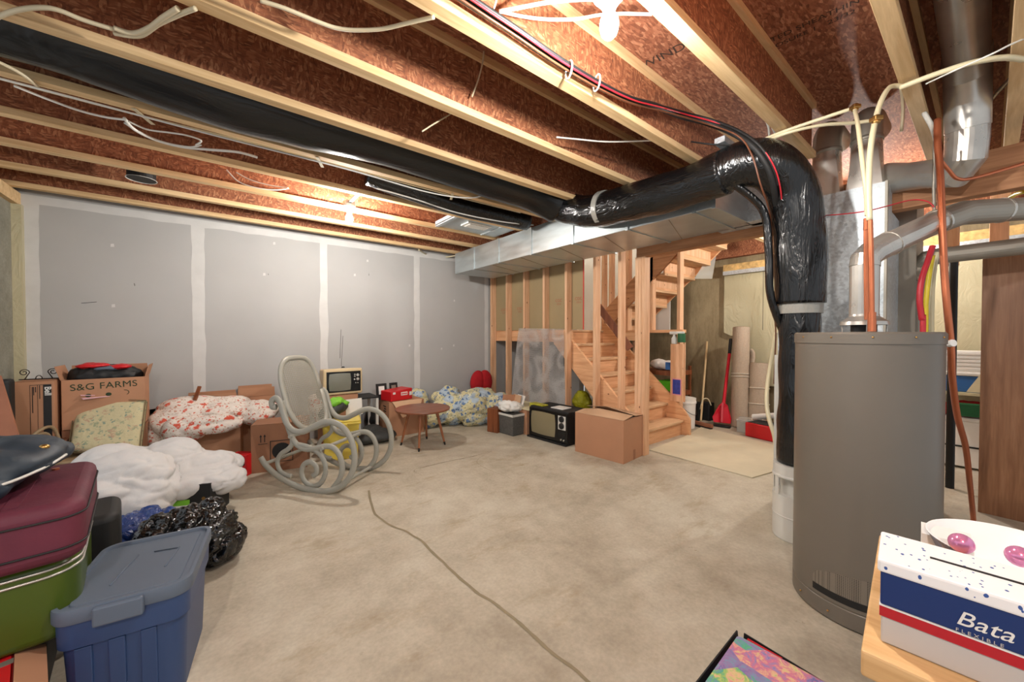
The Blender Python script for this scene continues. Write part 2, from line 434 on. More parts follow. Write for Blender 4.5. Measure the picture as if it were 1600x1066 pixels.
M['orange'] = plain('orange_cord', rgb(226,120,50), 0.5)
M['strap'] = plain('leaning_plank', rgb(150,96,70), 0.7)
M['wicker'] = plain('rattan_cane', rgb(148,126,96), 0.6, 0, 0.2, 30)
M['piping'] = plain('brown_piping', rgb(110,92,62), 0.7)
M['rope'] = plain('white_rope', rgb(214,206,190), 0.8)
M['cream'] = plain('cream_fabric', rgb(206,196,160), 0.9)
M['floralred'] = floral('red_floral_cotton', (220,210,200), [((190,140,120), 0.26, 34, 0.8), ((160,146,116), 0.22, 44, 0.7), ((200,104,82), 0.24, 26, 0.9), ((204,84,62), 0.30, 12, 0.5)], 7)
M['floralblue'] = floral('blue_yellow_floral_cotton', (208,200,158), [((214,212,184), 0.36, 12, 0.9), ((96,122,100), 0.26, 26, 0.5), ((176,192,204), 0.48, 6, 1.2), ((96,124,164), 0.34, 15, 1.2), ((70,96,140), 0.24, 30, 0.7)], 6, seed=3.0)
M['floralcush'] = floral('faded_floral_cushion', (196,186,148), [((184,156,128), 0.36, 12, 0.2), ((152,158,128), 0.36, 15, 0.3), ((134,150,132), 0.26, 24, 0.4)], 7, seed=5.0)
def holo():
    t = NT('holographic_wrap'); v = t.coord((1,1,1)); a = t.vor(v, 9, out='Color'); n = t.noise(v, 30, 5, 0.7, 1.0)
    sep = t.n('ShaderNodeSeparateColor'); t.l(a, sep.inputs[0])
    f = t.math('ADD', t.math('MULTIPLY', sep.outputs[0], 0.55), t.math('MULTIPLY', n, 0.7))
    c = t.ramp(t.math('FRACT', t.math('MULTIPLY', f, 1.9)), [(0.0, rgb(110,124,190)), (0.16, rgb(164,130,180)), (0.32, rgb(140,160,196)), (0.46, rgb(96,186,150)), (0.58, rgb(176,210,120)), (0.7, rgb(240,206,160)), (0.84, rgb(224,130,160)), (1.0, rgb(150,154,204))])
    t.base(c, 0.3, 0.3); t.bump(t.noise(v, 60, 2), 0.3, 0.004); return t.m
M['holo'] = holo()
def bubble():
    t = NT('bubble_wrap'); v = t.coord((1,1,1)); d = t.vor(v, 75, out='Distance', rnd=0.15); n = t.noise(v, 5, 3)
    t.base(rgb(226,222,218), 0.12, 0, 0.9); t.bump(d, 1.0, 0.02)
    a = t.ramp(t.math('ADD', t.math('MULTIPLY', d, 0.5), t.math('MULTIPLY', n, 0.15)), [(0.12, (0.10,)*3), (0.36, (0.55,)*3)])
    t.l(a, t.p.inputs['Alpha']); return t.m
M['bubble'] = bubble()
def clearp():
    t = NT('clear_plastic'); t.base(rgb(206,206,200), 0.15, 0, 0.6); t.p.inputs['Alpha'].default_value = 0.45; return t.m
M['clear'] = clearp()
def perf():
    t = NT('perforated_band'); v = t.coord((1,1,1)); d = t.vor(v, 150, out='Distance', rnd=0.0)
    t.base(t.ramp(d, [(0.3, rgb(60,55,50)), (0.36, rgb(128,120,108))]), 0.4, 0.2); return t.m
M['perf'] = perf()
def dots():
    t = NT('blue_speckled_lid'); v = t.coord((1,1.4,1)); q = t.n('ShaderNodeTexVoronoi'); q.inputs['Scale'].default_value = 85; t.l(v, q.inputs['Vector'])
    wob = t.noise(v, 90, 2); m = t.ramp(t.math('ADD', q.outputs['Distance'], t.math('MULTIPLY', wob, 0.45)), [(0.38, (1,1,1)), (0.41, (0,0,0))])
    t.base(t.mix(m, rgb(236,234,232), rgb(52,84,150)), 0.5); return t.m
M['dots'] = dots()

# ================================================================ THE ROOM
YW = 4.95; XL = -1.29; XS = 3.40; XF = 5.95; ZJ = 2.40; ZT = 2.76; LZ = 1.302
b = MB(); b.box(-1.6, 6.2, -1.6, 5.2, -0.12, 0)
crack = [(575,768),(581,800),(607,822),(632,832),(655,846),(672,862),(690,880),(706,898),(738,924),(768,944),(796,966),(822,988),(858,1022),(890,1046),(914,1066),(960,1110)]
cp = smoothpath([at(u, v, 0.0015) for u, v in crack], 5)
b.mi = 1
cp = [p+Vector((noise.noise(p*9)*0.012, noise.noise(p*9+Vector((5,5,5)))*0.012, 0)) for p in cp]
for i in range(len(cp)-1):
    p, q = cp[i], cp[i+1]; d = (q-p).normalized(); n = Vector((-d.y, d.x, 0))
    k0 = 0.0065+0.006*abs(noise.noise(p*21)); k1 = 0.0065+0.006*abs(noise.noise(q*21))
    b.quad(p-n*k0, q-n*k1, q+n*k1, p+n*k0)
b.mi = 2
for path, wd in (([(646,738),(652,733),(690,724),(730,716),(768,706)], 0.006), ([(646,738),(658,744)], 0.004), ([(768,706),(745,724),(800,750)], 0.004), ([(655,733),(700,722),(745,713)], 0.012)):
    pp = smoothpath([at(u, v, 0.001) for u, v in path], 8)
    for i in range(len(pp)-1):
        p, q = pp[i], pp[i+1]; d = (q-p).normalized(); n = Vector((-d.y, d.x, 0)); k = wd*(0.4+abs(noise.noise(p*30)))
        b.quad(p-n*k*0.5, q-n*k*0.5, q+n*k*0.5, p+n*k*0.5)
struct('floor', b, [M['floor'], M['crack'], M['scrape']])
# drywall partition along the left side of the picture, with taped seams
b = MB(); b.box(XL+0.03, XS+0.0, YW, YW+0.012, 0.0, 2.40); b.box(XL+0.03, XS, YW+0.002, YW+0.012, 2.40, 2.76); b.box(XL-0.3, XL+0.03, YW+0.002, YW+0.012, 2.30, 2.76)
b.mi = 1
def mudstrip(x, wd, z0=0.0, z1=2.40, seed=0):
    n = 34; L = []; Rr = []
    for i in range(n+1):
        z = z0+(z1-z0)*i/n; e = 0.012*noise.noise(Vector((seed, z*5, 1))); e2 = 0.012*noise.noise(Vector((seed+9, z*5, 2)))
        L.append((x-wd/2+e, YW-0.0015, z)); Rr.append((x+wd/2+e2, YW-0.0015, z))
    for i in range(n): b.quad(L[i], Rr[i], Rr[i+1], L[i+1])
for i, (u, wd) in enumerate(((45, 0.13), (311, 0.10), (506.5, 0.085), (651.5, 0.085), (760, 0.07))):
    mudstrip(aty(u, 500, YW).x, wd, seed=i*7.3)
n = 40                                   # feathered top band
for i in range(n):
    xa = XL+0.03+(XS-XL-0.03)*i/n; xb = XL+0.03+(XS-XL-0.03)*(i+1)/n
    b.quad((xa, YW-0.001, 2.33+0.015*noise.noise(Vector((xa*6,0,0)))), (xb, YW-0.001, 2.33+0.015*noise.noise(Vector((xb*6,0,0)))), (xb, YW-0.001, 2.40), (xa, YW-0.001, 2.40))
for (u, v) in ((178,384),(178,478),(430,381),(414,429),(555,430),(710,470),(709,540),(690,545),(575,408),(640,540)):   # screw dabs
    p = aty(u, v, YW-0.002); s = 0.012
    b.quad((p.x-s,p.y,p.z-s*1.3),(p.x+s,p.y,p.z-s),(p.x+s*0.8,p.y,p.z+s*1.4),(p.x-s*0.9,p.y,p.z+s))
b.mi = 2
for pts in (((533,515),(531,560)), ((536,525),(533,572)), ((211,443),(212,447)), ((577,428),(577,431)), ((128,474),(152,472)), ((420,428),(420.5,430))):
    p = aty(*pts[0], YW-0.002); q = aty(*pts[1], YW-0.002); b.tube([p, q], 0.0022, 4)
struct('wall_left', b, [M['drywall'], M['mud'], M['mark']])
b = MB(); b.box(XS, 5.7, YW, YW+0.012, 0.0, 2.4)
struct('wall_under_stairs', b, [M['drywall']])
# concrete foundation at the far left, with sill and poly behind the drywall edge
b = MB(); b.box(XL-0.25, XL-0.02, 4.0, YW+0.2, 0, 2.30); b.mi = 1
b.box(XL-0.02, XL+0.035, YW-0.05, YW+0.05, 0, 2.3); b.mi = 2; b.box(XL-0.2, XL+0.02, 4.0, YW+0.1, 2.30, 2.40); b.box(XL-0.2, XL-0.16, -1.6, YW+0.1, 2.40, 2.77)
struct('wall_side', b, [M['conc_left'], M['insul'], M['lx']])
# far foundation wall with poly-faced insulation over its upper part
b = MB(); b.box(XF, XF+0.2, -1.6, YW+0.2, 0, 2.40); b.mi = 1; b.box(XF, XF+0.04, -1.6, YW, 2.40, 2.77); b.box(XF-0.1, XF+0.1, -1.6, YW, 2.36, 2.40)
struct('wall_far', b, [M['conc_wall'], M['web']])
b = MB()
ya = atx(1131, 500, XF-0.05).y; ystep = atx(1166, 500, XF-0.05).y; yb = -1.6
zt = 2.16
b.prism([(XF-0.002, ya, zt), (XF-0.002, ya, 1.27), (XF-0.002, ya-0.10, 1.22), (XF-0.002, ystep, 1.28), (XF-0.002, ystep-0.02, 0.55), (XF-0.002, 0.7, 0.50), (XF-0.002, yb, 0.42), (XF-0.002, yb, zt)], (-0.05, 0, 0))
b.mi = 1; b.box(XF-0.09, XF-0.01, yb, ya, zt, zt+0.10); b.mi = 2
b.box(XF-0.10, XF-0.01, yb, ya, zt-0.05, zt+0.005); b.mi = 3
b.box(XF-0.054, XF-0.05, 1.92, 1.925, 1.3, zt)
struct('trim_1', b, [M['insul'], plain('yellow_fibre_edge', rgb(206,170,110), 0.9, 0, 0.3, 20), M['galv'], M['mark']])
# subfloor
b = MB(); b.box(-1.6, 6.2, -1.6, 1.98, ZT, ZT+0.02); b.box(-1.6, XS+0.05, 1.98, 5.2, ZT, ZT+0.02)
b.mi = 1
b.box(-1.6, 6.2, 0.965-0.0015, 0.965+0.0015, ZT-0.0012, ZT)
struct('ceiling', b, [M['sub'], M['ink']])
ceil = COL.objects['ceiling']
def stamp(txt, x, y, size, rot):
    return text(txt, size, M['ink'], 'ink_stamp', ceil, Matrix.Translation((x-ceil.location.x, y-ceil.location.y, ZT-0.001-ceil.location.z))@Matrix.Rotation(rot, 4, 'Z')@Matrix.Rotation(PI, 4, 'X'), 0.0002)
stamp('WINDSTOR', 1.95, 1.02, 0.085, R(-80)); stamp('RATED SHEATHING 24 oc', 2.3, 0.50, 0.05, R(-82)); stamp('EXPOSURE 1   23/32', 2.35, 0.60, 0.045, R(-82)); stamp('THIS SIDE DOWN', 2.1, 0.08, 0.07, R(-78))
# ---- I-joists, each one a thing
def joist(k, yfar, x0, x1, label):
    yc = yfar-0.029
    t = thing('floor_joist', label, 'joist', ((x0+x1)/2, yc, ZJ), 0, None)
    L = (x1-x0)/2
    build(MB().box(-L, L, -0.029, 0.029, 0, 0.038), 'bottom_flange', M['lx'], t, bevel=0.002)
    build(MB().box(-L, L, -0.029, 0.029, ZT-ZJ-0.038, ZT-ZJ), 'top_flange', M['lx'], t)
    build(MB().box(-L, L, -0.005, 0.005, 0.038, ZT-ZJ-0.038), 'web', M['web'], t)
    return t
words = ['right beside the round silver pipe boots', 'just right of the bare bulb', 'just left of the bare bulb', 'second one left of the bare bulb', 'on the near side of the fat black duct', 'on the far side of the fat black duct', 'fifth one out from the grey drywall counting back', 'carrying loose cable loops above the drywall', 'holding the far small bulb', 'last one tight above the grey drywall']
words[6] = 'third one out from the grey drywall'
ys = [0.273+0.5*i for i in range(10)]
for i, y in enumerate(ys):
    joist(i, y, -1.45, 3.1 if i == 1 else (5.6 if y < 2.2 else XS+0.02), 'wooden I-joist overhead with reddish strand-board web, '+words[i])
joist(11, -0.042, 0.6, 5.6, 'wooden I-joist overhead at the right edge beside the vertical silver pipe')
# ---- header beam over the stair wall and far ceiling framing
b = MB(); b.box(3.41, 3.50, -0.9, 2.26, 2.03, 2.27); single('header_beam', b, M['beamw'], 'long brown wooden beam running under the joists behind the metal duct', 'beam', bevel=0.003)
b = MB(); b.box(3.41, 3.49, 2.26, YW-0.02, 2.36, 2.398); b.box(3.41, 3.49, 2.26, YW-0.02, 2.322, 2.36)
single('top_plate', b, M['beamw'], 'double wooden top plate along the bare stair wall under the joists', 'top plate')
# ---- bare stud wall in front of the stairs
def stud(name, y, z0, z1, x, label, dx=0.089, dy=0.038, mat='stud'):
    b = MB(); b.box(x, x+dx, y-dy/2, y+dy/2, z0, z1)
    return single(name, b, M[mat], label, 'stud', 'bare wooden studs of the stair wall', bevel=0.002)
nm = ['first one in the drywall corner', 'second one from the drywall corner', 'third one from the drywall corner, behind the bubble wrap', 'fourth one from the drywall corner, behind the bubble wrap', 'at the right edge of the bubble wrap where the stringer starts', 'standing left in front of the stair flight', 'standing in the middle in front of the stair flight']
for i, y in enumerate([4.87, 4.465, 4.06, 3.655, 3.25, 2.80, 2.46]):
    stud('wall_stud', y, 0.0, 2.36 if i < 5 else 2.36, XS, 'pale stair wall stud, '+nm[i])
t = thing('corner_post', 'thick built-up wooden post of three studs beside the cardboard box and bottom steps', 'post', (3.445, 2.21, 0))
for k in (-1, 0, 1):
    build(MB().box(-0.045, 0.045, -0.0185+k*0.039, 0.0185+k*0.039, 0, 2.03), 'stud_ply', M['stud'], t, bevel=0.002)
# ---- gypsum boards seen from behind on the far side of the studs
b = MB(); b.box(3.492, 3.504, 3.04, YW-0.002, 1.302, 2.36); b.mi = 1
b.box(3.4905, 3.492, 3.035, 3.05, 1.30, 2.36)
struct('wall_stair_side', b, [M['tanboard'], M['red']])
wb = COL.objects['wall_stair_side']
for y in (4.66, 4.26, 3.46, 3.12):
    for dz in (0.03, 0.0): pass
    text('CGC', 0.055, M['redstamp'], 'red_stamp', wb, frame(Vector((3.4895, y, 1.62 if y > 4 else 1.68))-wb.location, (0,-1,0), (0,0,1)), 0.0003)
    text('1/2 in', 0.035, M['redstamp'], 'red_stamp', wb, frame(Vector((3.4895, y, 1.575 if y > 4 else 1.635))-wb.location, (0,-1,0), (0,0,1)), 0.0003)
# ---- landing
t = thing('stair_landing', 'square wooden stair landing at eye level behind the bare studs', 'landing', (4.5, 4.24, 0))
b = MB(); b.box(3.51, 5.50, 3.56, YW-0.01, LZ-0.02, LZ); build(b, 'deck', M['pine_x'], t, world=True)
b = MB(); b.box(3.495, 3.533, 3.25, YW-0.01, LZ-0.16, LZ-0.02); build(b, 'rim_board', M['pine_y'], t, world=True)
b = MB(); b.box(3.53, 5.46, 3.56, 3.598, LZ-0.16, LZ-0.02); build(b, 'rim_board', M['pine_x'], t, world=True)
b = MB(); b.box(5.46, 5.498, 3.58, YW-0.01, LZ-0.16, LZ-0.02); build(b, 'rim_board', M['pine_y'], t, world=True)
b = MB(); b.box(5.40, 5.489, 3.60, 3.64, 0, LZ-0.16); build(b, 'support_post', M['stud'], t, world=True)
b = MB(); b.box(4.56, 4.65, 3.62, 3.66, 0, LZ-0.16); build(b, 'support_post', M['stud'], t, world=True)
# small ledge board at landing height to the right of the thick post
b = MB(); b.beam((4.60, 3.55, LZ-0.02), (4.60, 2.36, LZ-0.02), 0.10, 0.038)
single('ledge_board', b, M['pine_y'], 'horizontal wooden ledge board carrying a white spray bottle right of the thick post', 'board')
# ---- lower flight
RI, RU, Y0 = 0.186, 0.205, 2.309
t = thing('lower_stairs', 'lower wooden stair flight with seven risers climbing left behind bare studs', 'stairs', (4.03, 2.9, 0))
XA, XB = 3.54, 4.51
for k in range(1, 7):
    yn = Y0+(k-1)*RU
    build(MB().box(XA, XB, yn, yn+RU+0.035, k*RI-0.032, k*RI), 'tread', M['tread'], t, world=True, bevel=0.006)
for k in range(0, 7):
    yn = Y0+k*RU+0.028
    build(MB().box(XA, XB, yn, yn+0.018, k*RI, (k+1)*RI-(0.032 if k < 6 else 0.0)), 'riser', M['pine_x'], t, world=True)
build(MB().box(XA, XB, Y0+6*RU, 3.60, LZ-0.03, LZ), 'landing_nosing', M['tread'], t, world=True, bevel=0.006)
def stringer(x0, mat='pine_y'):
    s = RI/RU
    def zt_(y): return (y-Y0)*s+RI+0.134
    yf = Y0-0.07
    pts = [(x0, yf, 0), (x0, yf, 0.19), (x0, Y0-0.02, zt_(Y0-0.02)), (x0, Y0+5.05*RU, zt_(Y0+5.05*RU)), (x0, 3.56, zt_(Y0+5.05*RU)), (x0, 3.56, LZ-0.22), (x0, 2.24+0.10, 0.0)]
    ys_ = Y0+5.4*RU
    pts = [(x0, yf, 0), (x0, yf, 0.20), (x0, Y0, zt_(Y0)-0.02), (x0, 3.50, zt_(3.50) if zt_(3.50) < 1.42 else 1.42), (x0, 3.56, 1.40), (x0, 3.56, zt_(3.56)-0.34), (x0, Y0+0.08, 0.0)]
    return MB().prism(pts, (0.038, 0, 0))
build(stringer(3.502), 'stringer', M['pine_y'], t, world=True, bevel=0.002)
build(stringer(4.51), 'stringer', M['pine_y'], t, world=True, bevel=0.002)
# ---- upper flight, seen from below, climbing back to the right
t = thing('upper_stairs', 'upper wooden stair flight rising right behind the lower flight, seen from below', 'stairs', (5.0, 2.9, LZ))
S2 = 0.87; RU2 = 0.214
def zb(y): return LZ+(3.54-y)*S2
for x0 in (4.56, 5.42):
    yt = 2.0
    build(MB().prism([(x0, 3.54, LZ), (x0, yt, zb(yt)), (x0, yt, zb(yt)+0.32), (x0, 3.54, LZ+0.32)], (0.038, 0, 0)), 'stringer', M['beamw' if x0 < 5 else 'pine_y'], t, world=True)
for k in range(7):
    y = 3.50-k*RU2; z = LZ+(k+1)*0.186
    build(MB().box(4.598, 5.42, y-RU2-0.02, y+0.012, z-0.03, z), 'tread', M['tread'], t, world=True)
    build(MB().box(4.598, 5.42, y-0.018, y, z-0.186, z-0.03), 'riser', M['pine_x'], t, world=True)
    if k in (3, 4, 5, 6):
        kn = build(MB().box(4.62, 5.40, y-0.0185-0.002, y-0.018, z-0.15, z-0.05), 'backing_strip', M['stud'], t, world=True)
# ---- middle studs between the flights and posts beside the upper flight
nm2 = ['left one between the two stair flights', 'middle one between the two stair flights', 'right one between the two stair flights, tall']
for i, u in enumerate((940, 951.5, 978)):
    y = atx(u, 400, 4.58).y
    b = MB(); b.box(4.60, 4.689, y-0.022, y+0.022, LZ-0.03 if y > 3.2 else LZ, 2.75)
    single('wall_stud', b, M['stud'], 'vertical stud standing above the landing, '+nm2[i], 'stud', 'studs between the stair flights')
y = atx(1018.5, 400, 4.58).y
b = MB(); b.box(4.56, 4.64, y-0.02, y+0.02, LZ, 2.72); single('wall_stud', b, M['stud'], 'stud on the ledge board immediately right of the thick post', 'stud', 'studs between the stair flights')
y = atx(1061, 400, 4.58).y
b = MB(); b.box(4.56, 4.65, y-0.02, y+0.02, 0.0, 2.399); single('wall_stud', b, M['stud'], 'tall stud rising from behind the white bucket past the upper stairs', 'stud', 'studs between the stair flights')
b = MB(); b.beam(atx(932, 478, 3.9), atx(1010, 560, 4.3), 0.04, 0.03)
b = MB(); b.beam(atdv(934, 478, 4.9), atdv(985, 545, 4.7), 0.045, 0.09)
single('diagonal_brace', b, M['brownwood'], 'dark diagonal wooden handrail sloping down behind the front studs', 'handrail')
# ---- white stairwell walls above
b = MB(); b.box(5.50, 5.515, 1.6, YW+0.1, 2.77, 4.6); b.box(5.50, 5.515, 3.05, YW+0.1, LZ, 2.77)
struct('wall_stairwell', b, [M['whitewall']])
b = MB(); b.box(3.3, 5.6, YW+0.013, YW+0.03, 2.4, 4.6); b.box(3.3, 3.32, 2.0, YW, 2.79, 4.6)
struct('wall_upstairs', b, [M['whitewall']])
b = MB(); b.box(3.2, 5.7, 1.5, YW+0.1, 4.6, 4.62); struct('ceiling_stairwell', b, [M['whitewall']])
# light bulb upstairs in the stairwell
def bulb_fixture(p, label, r=0.031, base_h=0.06, strength=None, up=True):
    t = thing('ceiling_bulb', label, 'lamp', p)
    build(MB().lathe([(0.052,0.0),(0.055,-0.012),(0.04,-0.03),(0.026,-0.05),(0.0225,-0.058)], seg=28), 'lampholder', M['porcelain'], t, smooth=True, auto=40)
    b = MB(); b.lathe([(0.014,-0.056),(0.016,-0.07),(r*0.75,-0.085),(r*0.97,-0.10),(r,-0.115),(r*0.95,-0.13),(r*0.78,-0.145),(r*0.45,-0.156),(0.004,-0.16)], seg=20)
    build(b, 'bulb', strength or M['bulb'], t, smooth=True)
    return t
bulb_fixture(Vector((1.056, 0.81, 2.398)), 'glowing bare bulb in white lampholder between the nearest joists', strength=M['bulb1'])
b = MB(); b.box(1.01, 1.10, 0.775, 0.86, 2.398, 2.45)
single('junction_box', b, M['galvd'], 'metal ceiling box fixed to the joist above the nearest glowing bulb', 'junction box')
p2 = Vector((0.946, 3.59, 2.398)); 
b = MB(); b.box(0.90, 0.99, 3.55, 3.63, 2.398, 2.44); b.box(0.93, 0.96, 3.277, 3.55, 2.42, 2.432); single('junction_box', b, M['galvd'], 'metal ceiling box on a bar above the small far bulb', 'junction box')
bulb_fixture(Vector((p2.x, p2.y, ZJ-0.0)), 'small glowing bare bulb under the joists near the grey drywall', strength=M['bulb2'])
bulb_fixture(Vector((5.05, 0.9, ZJ)), 'bare bulb hidden behind the furnace duct lighting the stair foot', strength=M['bulb2'])
bulb_fixture(Vector((-0.6, -0.5, 2.55)), 'added bare bulb behind the viewer, unseen fill light', strength=M['bulb2'])  # unseen bulb added as fill light from behind the camera
bulb_fixture(Vector((4.4, 3.3, 4.59)), 'bare bulb on the stairwell ceiling upstairs', strength=M['bulb2'])
b = MB(); b.box(-0.65, -0.55, -0.55, -0.45, 2.55, ZT); single('junction_box', b, M['galvd'], 'metal ceiling box added to carry the unseen fill bulb', 'junction box')  # added out of view, only to hold the fill bulb
# loose board on floor
b = MB(); pts = [at(1016,705,0.001), at(1178,749,0.001), at(1215,738,0.001), at(1222,700,0.001), at(1098,668,0.001), at(1070,684,0.001)]
b.prism(pts, (0,0,0.010)); single('floor_sheet', b, M['plywood'], 'pale thin board lying flat on the floor by the bottom step', 'board', bevel=0.002)

# ================================================================ DUCTS, PIPES, HEATER
t = thing('trunk_duct', 'long rectangular galvanised duct running under the joists to the grey drywall', 'duct', (3.03, 2.92, 2.10))
build(MB().box(2.66, 3.32, 1.157, 4.70, 2.10, 2.39), 'duct_body', M['galvd'], t, world=True, bevel=0.004)
build(MB().box(3.30, 3.405, 0.95, 1.42, 2.10, 2.39), 'transition', M['galv'], t, world=True)
for y in (1.30, 1.85, 2.45, 3.05, 3.65, 4.2):
    b = MB()
    b.box(2.652, 3.328, y-0.012, y+0.012, 2.092, 2.10); b.box(2.650, 2.66, y-0.012, y+0.012, 2.092, 2.39)
    build(b, 'drive_cleat', M['galvd'], t, world=True)
b = MB(); b.box(2.65, 2.662, 1.15, 1.175, 2.09, 2.39); build(b, 'corner_cleat', M['galvd'], t, world=True)
for y in (1.6, 2.2, 2.75, 3.35, 3.9):
    b = MB(); b.beam((2.68, y-0.1, 2.0985), (3.30, y+0.12, 2.0985), 0.004, 0.004); build(b, 'crease', M['dullpipe'], t, world=True)
t = thing('furnace', 'galvanised furnace plenum and cabinet standing behind the taupe water heater', 'furnace', (3.5, 0.67, 0))
build(MB().box(3.2, 3.78, 0.393, 0.955, 0, 1.02), 'cabinet', M['offwhite'], t, world=True, bevel=0.006)
b = MB(); X0 = 3.2
b.box(3.212, 3.72, 0.393, 0.95, 1.02, 2.02); b.box(3.212, 3.405, 0.393, 0.95, 2.02, 2.17)
def pyr(b, y0, y1, z0, z1):
    c = (X0-0.006, (y0+y1)/2, (z0+z1)/2); P = [(X0+0.012, y0, z0), (X0+0.012, y1, z0), (X0+0.012, y1, z1), (X0+0.012, y0, z1)]
    for i in range(4): b.quad(P[i], P[(i+1)%4], c)
MB.tri = None
def pyr2(b, y0, y1, z0, z1, bow=0.016):
    P = [Vector((X0+0.011, y0, z0)), Vector((X0+0.011, y1, z0)), Vector((X0+0.011, y1, z1)), Vector((X0+0.011, y0, z1))]
    c = b.bm.verts.new((X0+0.011-bow, (y0+y1)/2, (z0+z1)/2)); vs = [b.bm.verts.new(p) for p in P]
    for i in range(4): b._f([vs[i], vs[(i+1)%4], c])
pyr2(b, 0.40, 0.945, 1.03, 2.165)
build(b, 'plenum', M['galv'], t, world=True)
b = MB(); b.box(3.195, 3.225, 0.388, 0.40, 1.02, 2.17); b.box(3.722, 4.15, 0.31, 0.93, 0.0, 2.3)
build(b, 'return_duct', M['dullpipe'], t, world=True)
build(MB().box(3.208, 3.36, 0.95, 1.17, 2.10, 2.385), 'connector', M['galv'], t, world=True)
def stack_boot(y, x, label):
    t = thing('pipe_boot', label, 'duct boot', (x, y, 2.17))
    b = MB(); n = 24; rings = []
    for i in range(9):                  # rectangle to round
        f = i/8; ring = []
        for k in range(n):
            a = 2*PI*k/n; cx, cy = math.cos(a), math.sin(a); m = max(abs(cx), abs(cy))
            rx, ry = cx/m*0.075, cy/m*0.085
            ring.append(b.bm.verts.new((rx*(1-f)+cx*0.076*f, ry*(1-f)+cy*0.076*f, 0.30*f)))
        rings.append(ring)
    for i in range(8):
        for k in range(n): b._f([rings[i][k], rings[i][(k+1)%n], rings[i+1][(k+1)%n], rings[i+1][k]])
    build(b, 'boot', M['pipe'], t, smooth=True, auto=35)
    b = MB(); b.lathe([(0.082,0.295),(0.083,0.31),(0.080,0.32)], seg=28); build(b, 'crimp_ring', M['dullpipe'], t, smooth=True)
    b = MB(); b.tube([(0,0,0.31),(0,0,0.37),(0.012,0,0.42),(0.045,0,0.455),(0.10,0,0.47),(0.30,0,0.47)], 0.078, 24); build(b, 'elbow', M['dullpipe'], t, smooth=True, auto=30)
    return t
stack_boot(0.70, 3.29, 'round silver pipe boot on the furnace plenum, left one of the pair')
stack_boot(0.50, 3.29, 'round silver pipe boot on the furnace plenum, right one beside the pale pipes')
# side take-off and vertical/overhead pipe
t = thing('supply_pipe', 'big shiny round pipe elbowing from the plenum side up along the ceiling', 'duct pipe', (3.15, 0.15, 2.0))
b = MB(); b.tube([(3.42,0.42,2.24),(3.36,0.33,2.21),(3.27,0.22,2.17),(3.22,0.16,2.14)], [0.10,0.082,0.078,0.078], 28); build(b, 'takeoff', M['pipe'], t, world=True, smooth=True, auto=30)
b = MB(); b.tube([(3.26,0.21,2.165),(3.19,0.12,2.12),(3.15,0.09,2.17),(3.14,0.085,2.27),(3.13,0.085,2.33)], 0.080, 28); build(b, 'elbow', M['pipe'], t, world=True, smooth=True, auto=12)
b = MB(); b.tube([(3.13,0.085,2.32),(3.10,0.085,2.45),(3.02,0.085,2.56),(2.90,0.085,2.62)], 0.083, 28); build(b, 'elbow', M['pipe'], t, world=True, smooth=True, auto=20)
b = MB(); b.tube([(2.93,0.085,2.61),(2.4,0.085,2.63),(0.3,0.085,2.64)], 0.077, 28); build(b, 'pipe_run', M['pipe'], t, world=True, smooth=True, auto=30)
for x in (2.93, 2.96, 2.99):
    b = MB(); b.tube([(x,0.085,2.61),(x+0.008,0.085,2.607)], 0.0845, 28); build(b, 'crimp_ring', M['dullpipe'], t, world=True, smooth=True, auto=30)
# ---- water heater
HC = Vector((2.303, 0.351, 0)); HR = 0.247
t = thing('water_heater', 'tall taupe cylindrical water heater with copper pipes on top', 'water heater', HC)
b = MB(); b.lathe([(HR-0.012,0.0),(HR,0.008),(HR,0.075),(HR-0.002,0.078),(HR-0.002,0.082),(HR,0.085),(HR,1.20)], seg=72); build(b, 'tank_jacket', M['heater'], t, smooth=True, auto=25)
b = MB(); b.lathe([(HR+0.004,1.195),(HR+0.004,1.235),(HR-0.002,1.243),(0.02,1.246)], seg=72); build(b, 'top_cap', M['heater'], t, smooth=True, auto=25)
b = MB()
for a0, a1, f0 in ((150, 262, 0),):
    n = 44
    for i in range(n):
        A = [R(150+112*(i+q)/n) for q in (0, 1)]
        def zt2(a): 
            s_ = (math.degrees(a)-150)/112; return 0.16+0.07*(4*s_*(1-s_))**0.5
        P = [(math.cos(A[0])*(HR+0.0012), math.sin(A[0])*(HR+0.0012)), (math.cos(A[1])*(HR+0.0012), math.sin(A[1])*(HR+0.0012))]
        b.mi = 0; b.quad((*P[0],0.13),(*P[1],0.13),(*P[1],zt2(A[1])),(*P[0],zt2(A[0])))
        b.mi = 1; b.quad((*P[0],0.10),(*P[1],0.10),(*P[1],0.13),(*P[0],0.13))
build(b, 'intake_band', [M['perf'], M['black']], t)
for a in (165, 195, 225, 255, 135):
    for z in (1.222, 0.04):
        b = MB(); b.ball((math.cos(R(a))*(HR+0.004), math.sin(R(a))*(HR+0.004), z), 0.004, seg=8, rings=6); build(b, 'screw', M['brass'], t, smooth=True)
b = MB(); b.lathe([(0.075,1.278),(0.085,1.276),(0.082,1.292),(0.053,1.315),(0.0515,1.325)], seg=32, caps=False); build(b, 'draft_hood', M['pipe'], t, smooth=True, auto=40)
for a in (20, 110, 200, 290):
    b = MB(); b.beam((math.cos(R(a))*0.075, math.sin(R(a))*0.075, 1.245), (math.cos(R(a))*0.078, math.sin(R(a))*0.078, 1.28), 0.014, 0.003, (math.cos(R(a)), math.sin(R(a)), 0)); build(b, 'hood_leg', M['pipe'], t)
b = MB(); b.tube([(0,0,1.244),(0,0,1.30)], 0.045, 20); build(b, 'flue_collar', M['black'], t, smooth=True, auto=30)
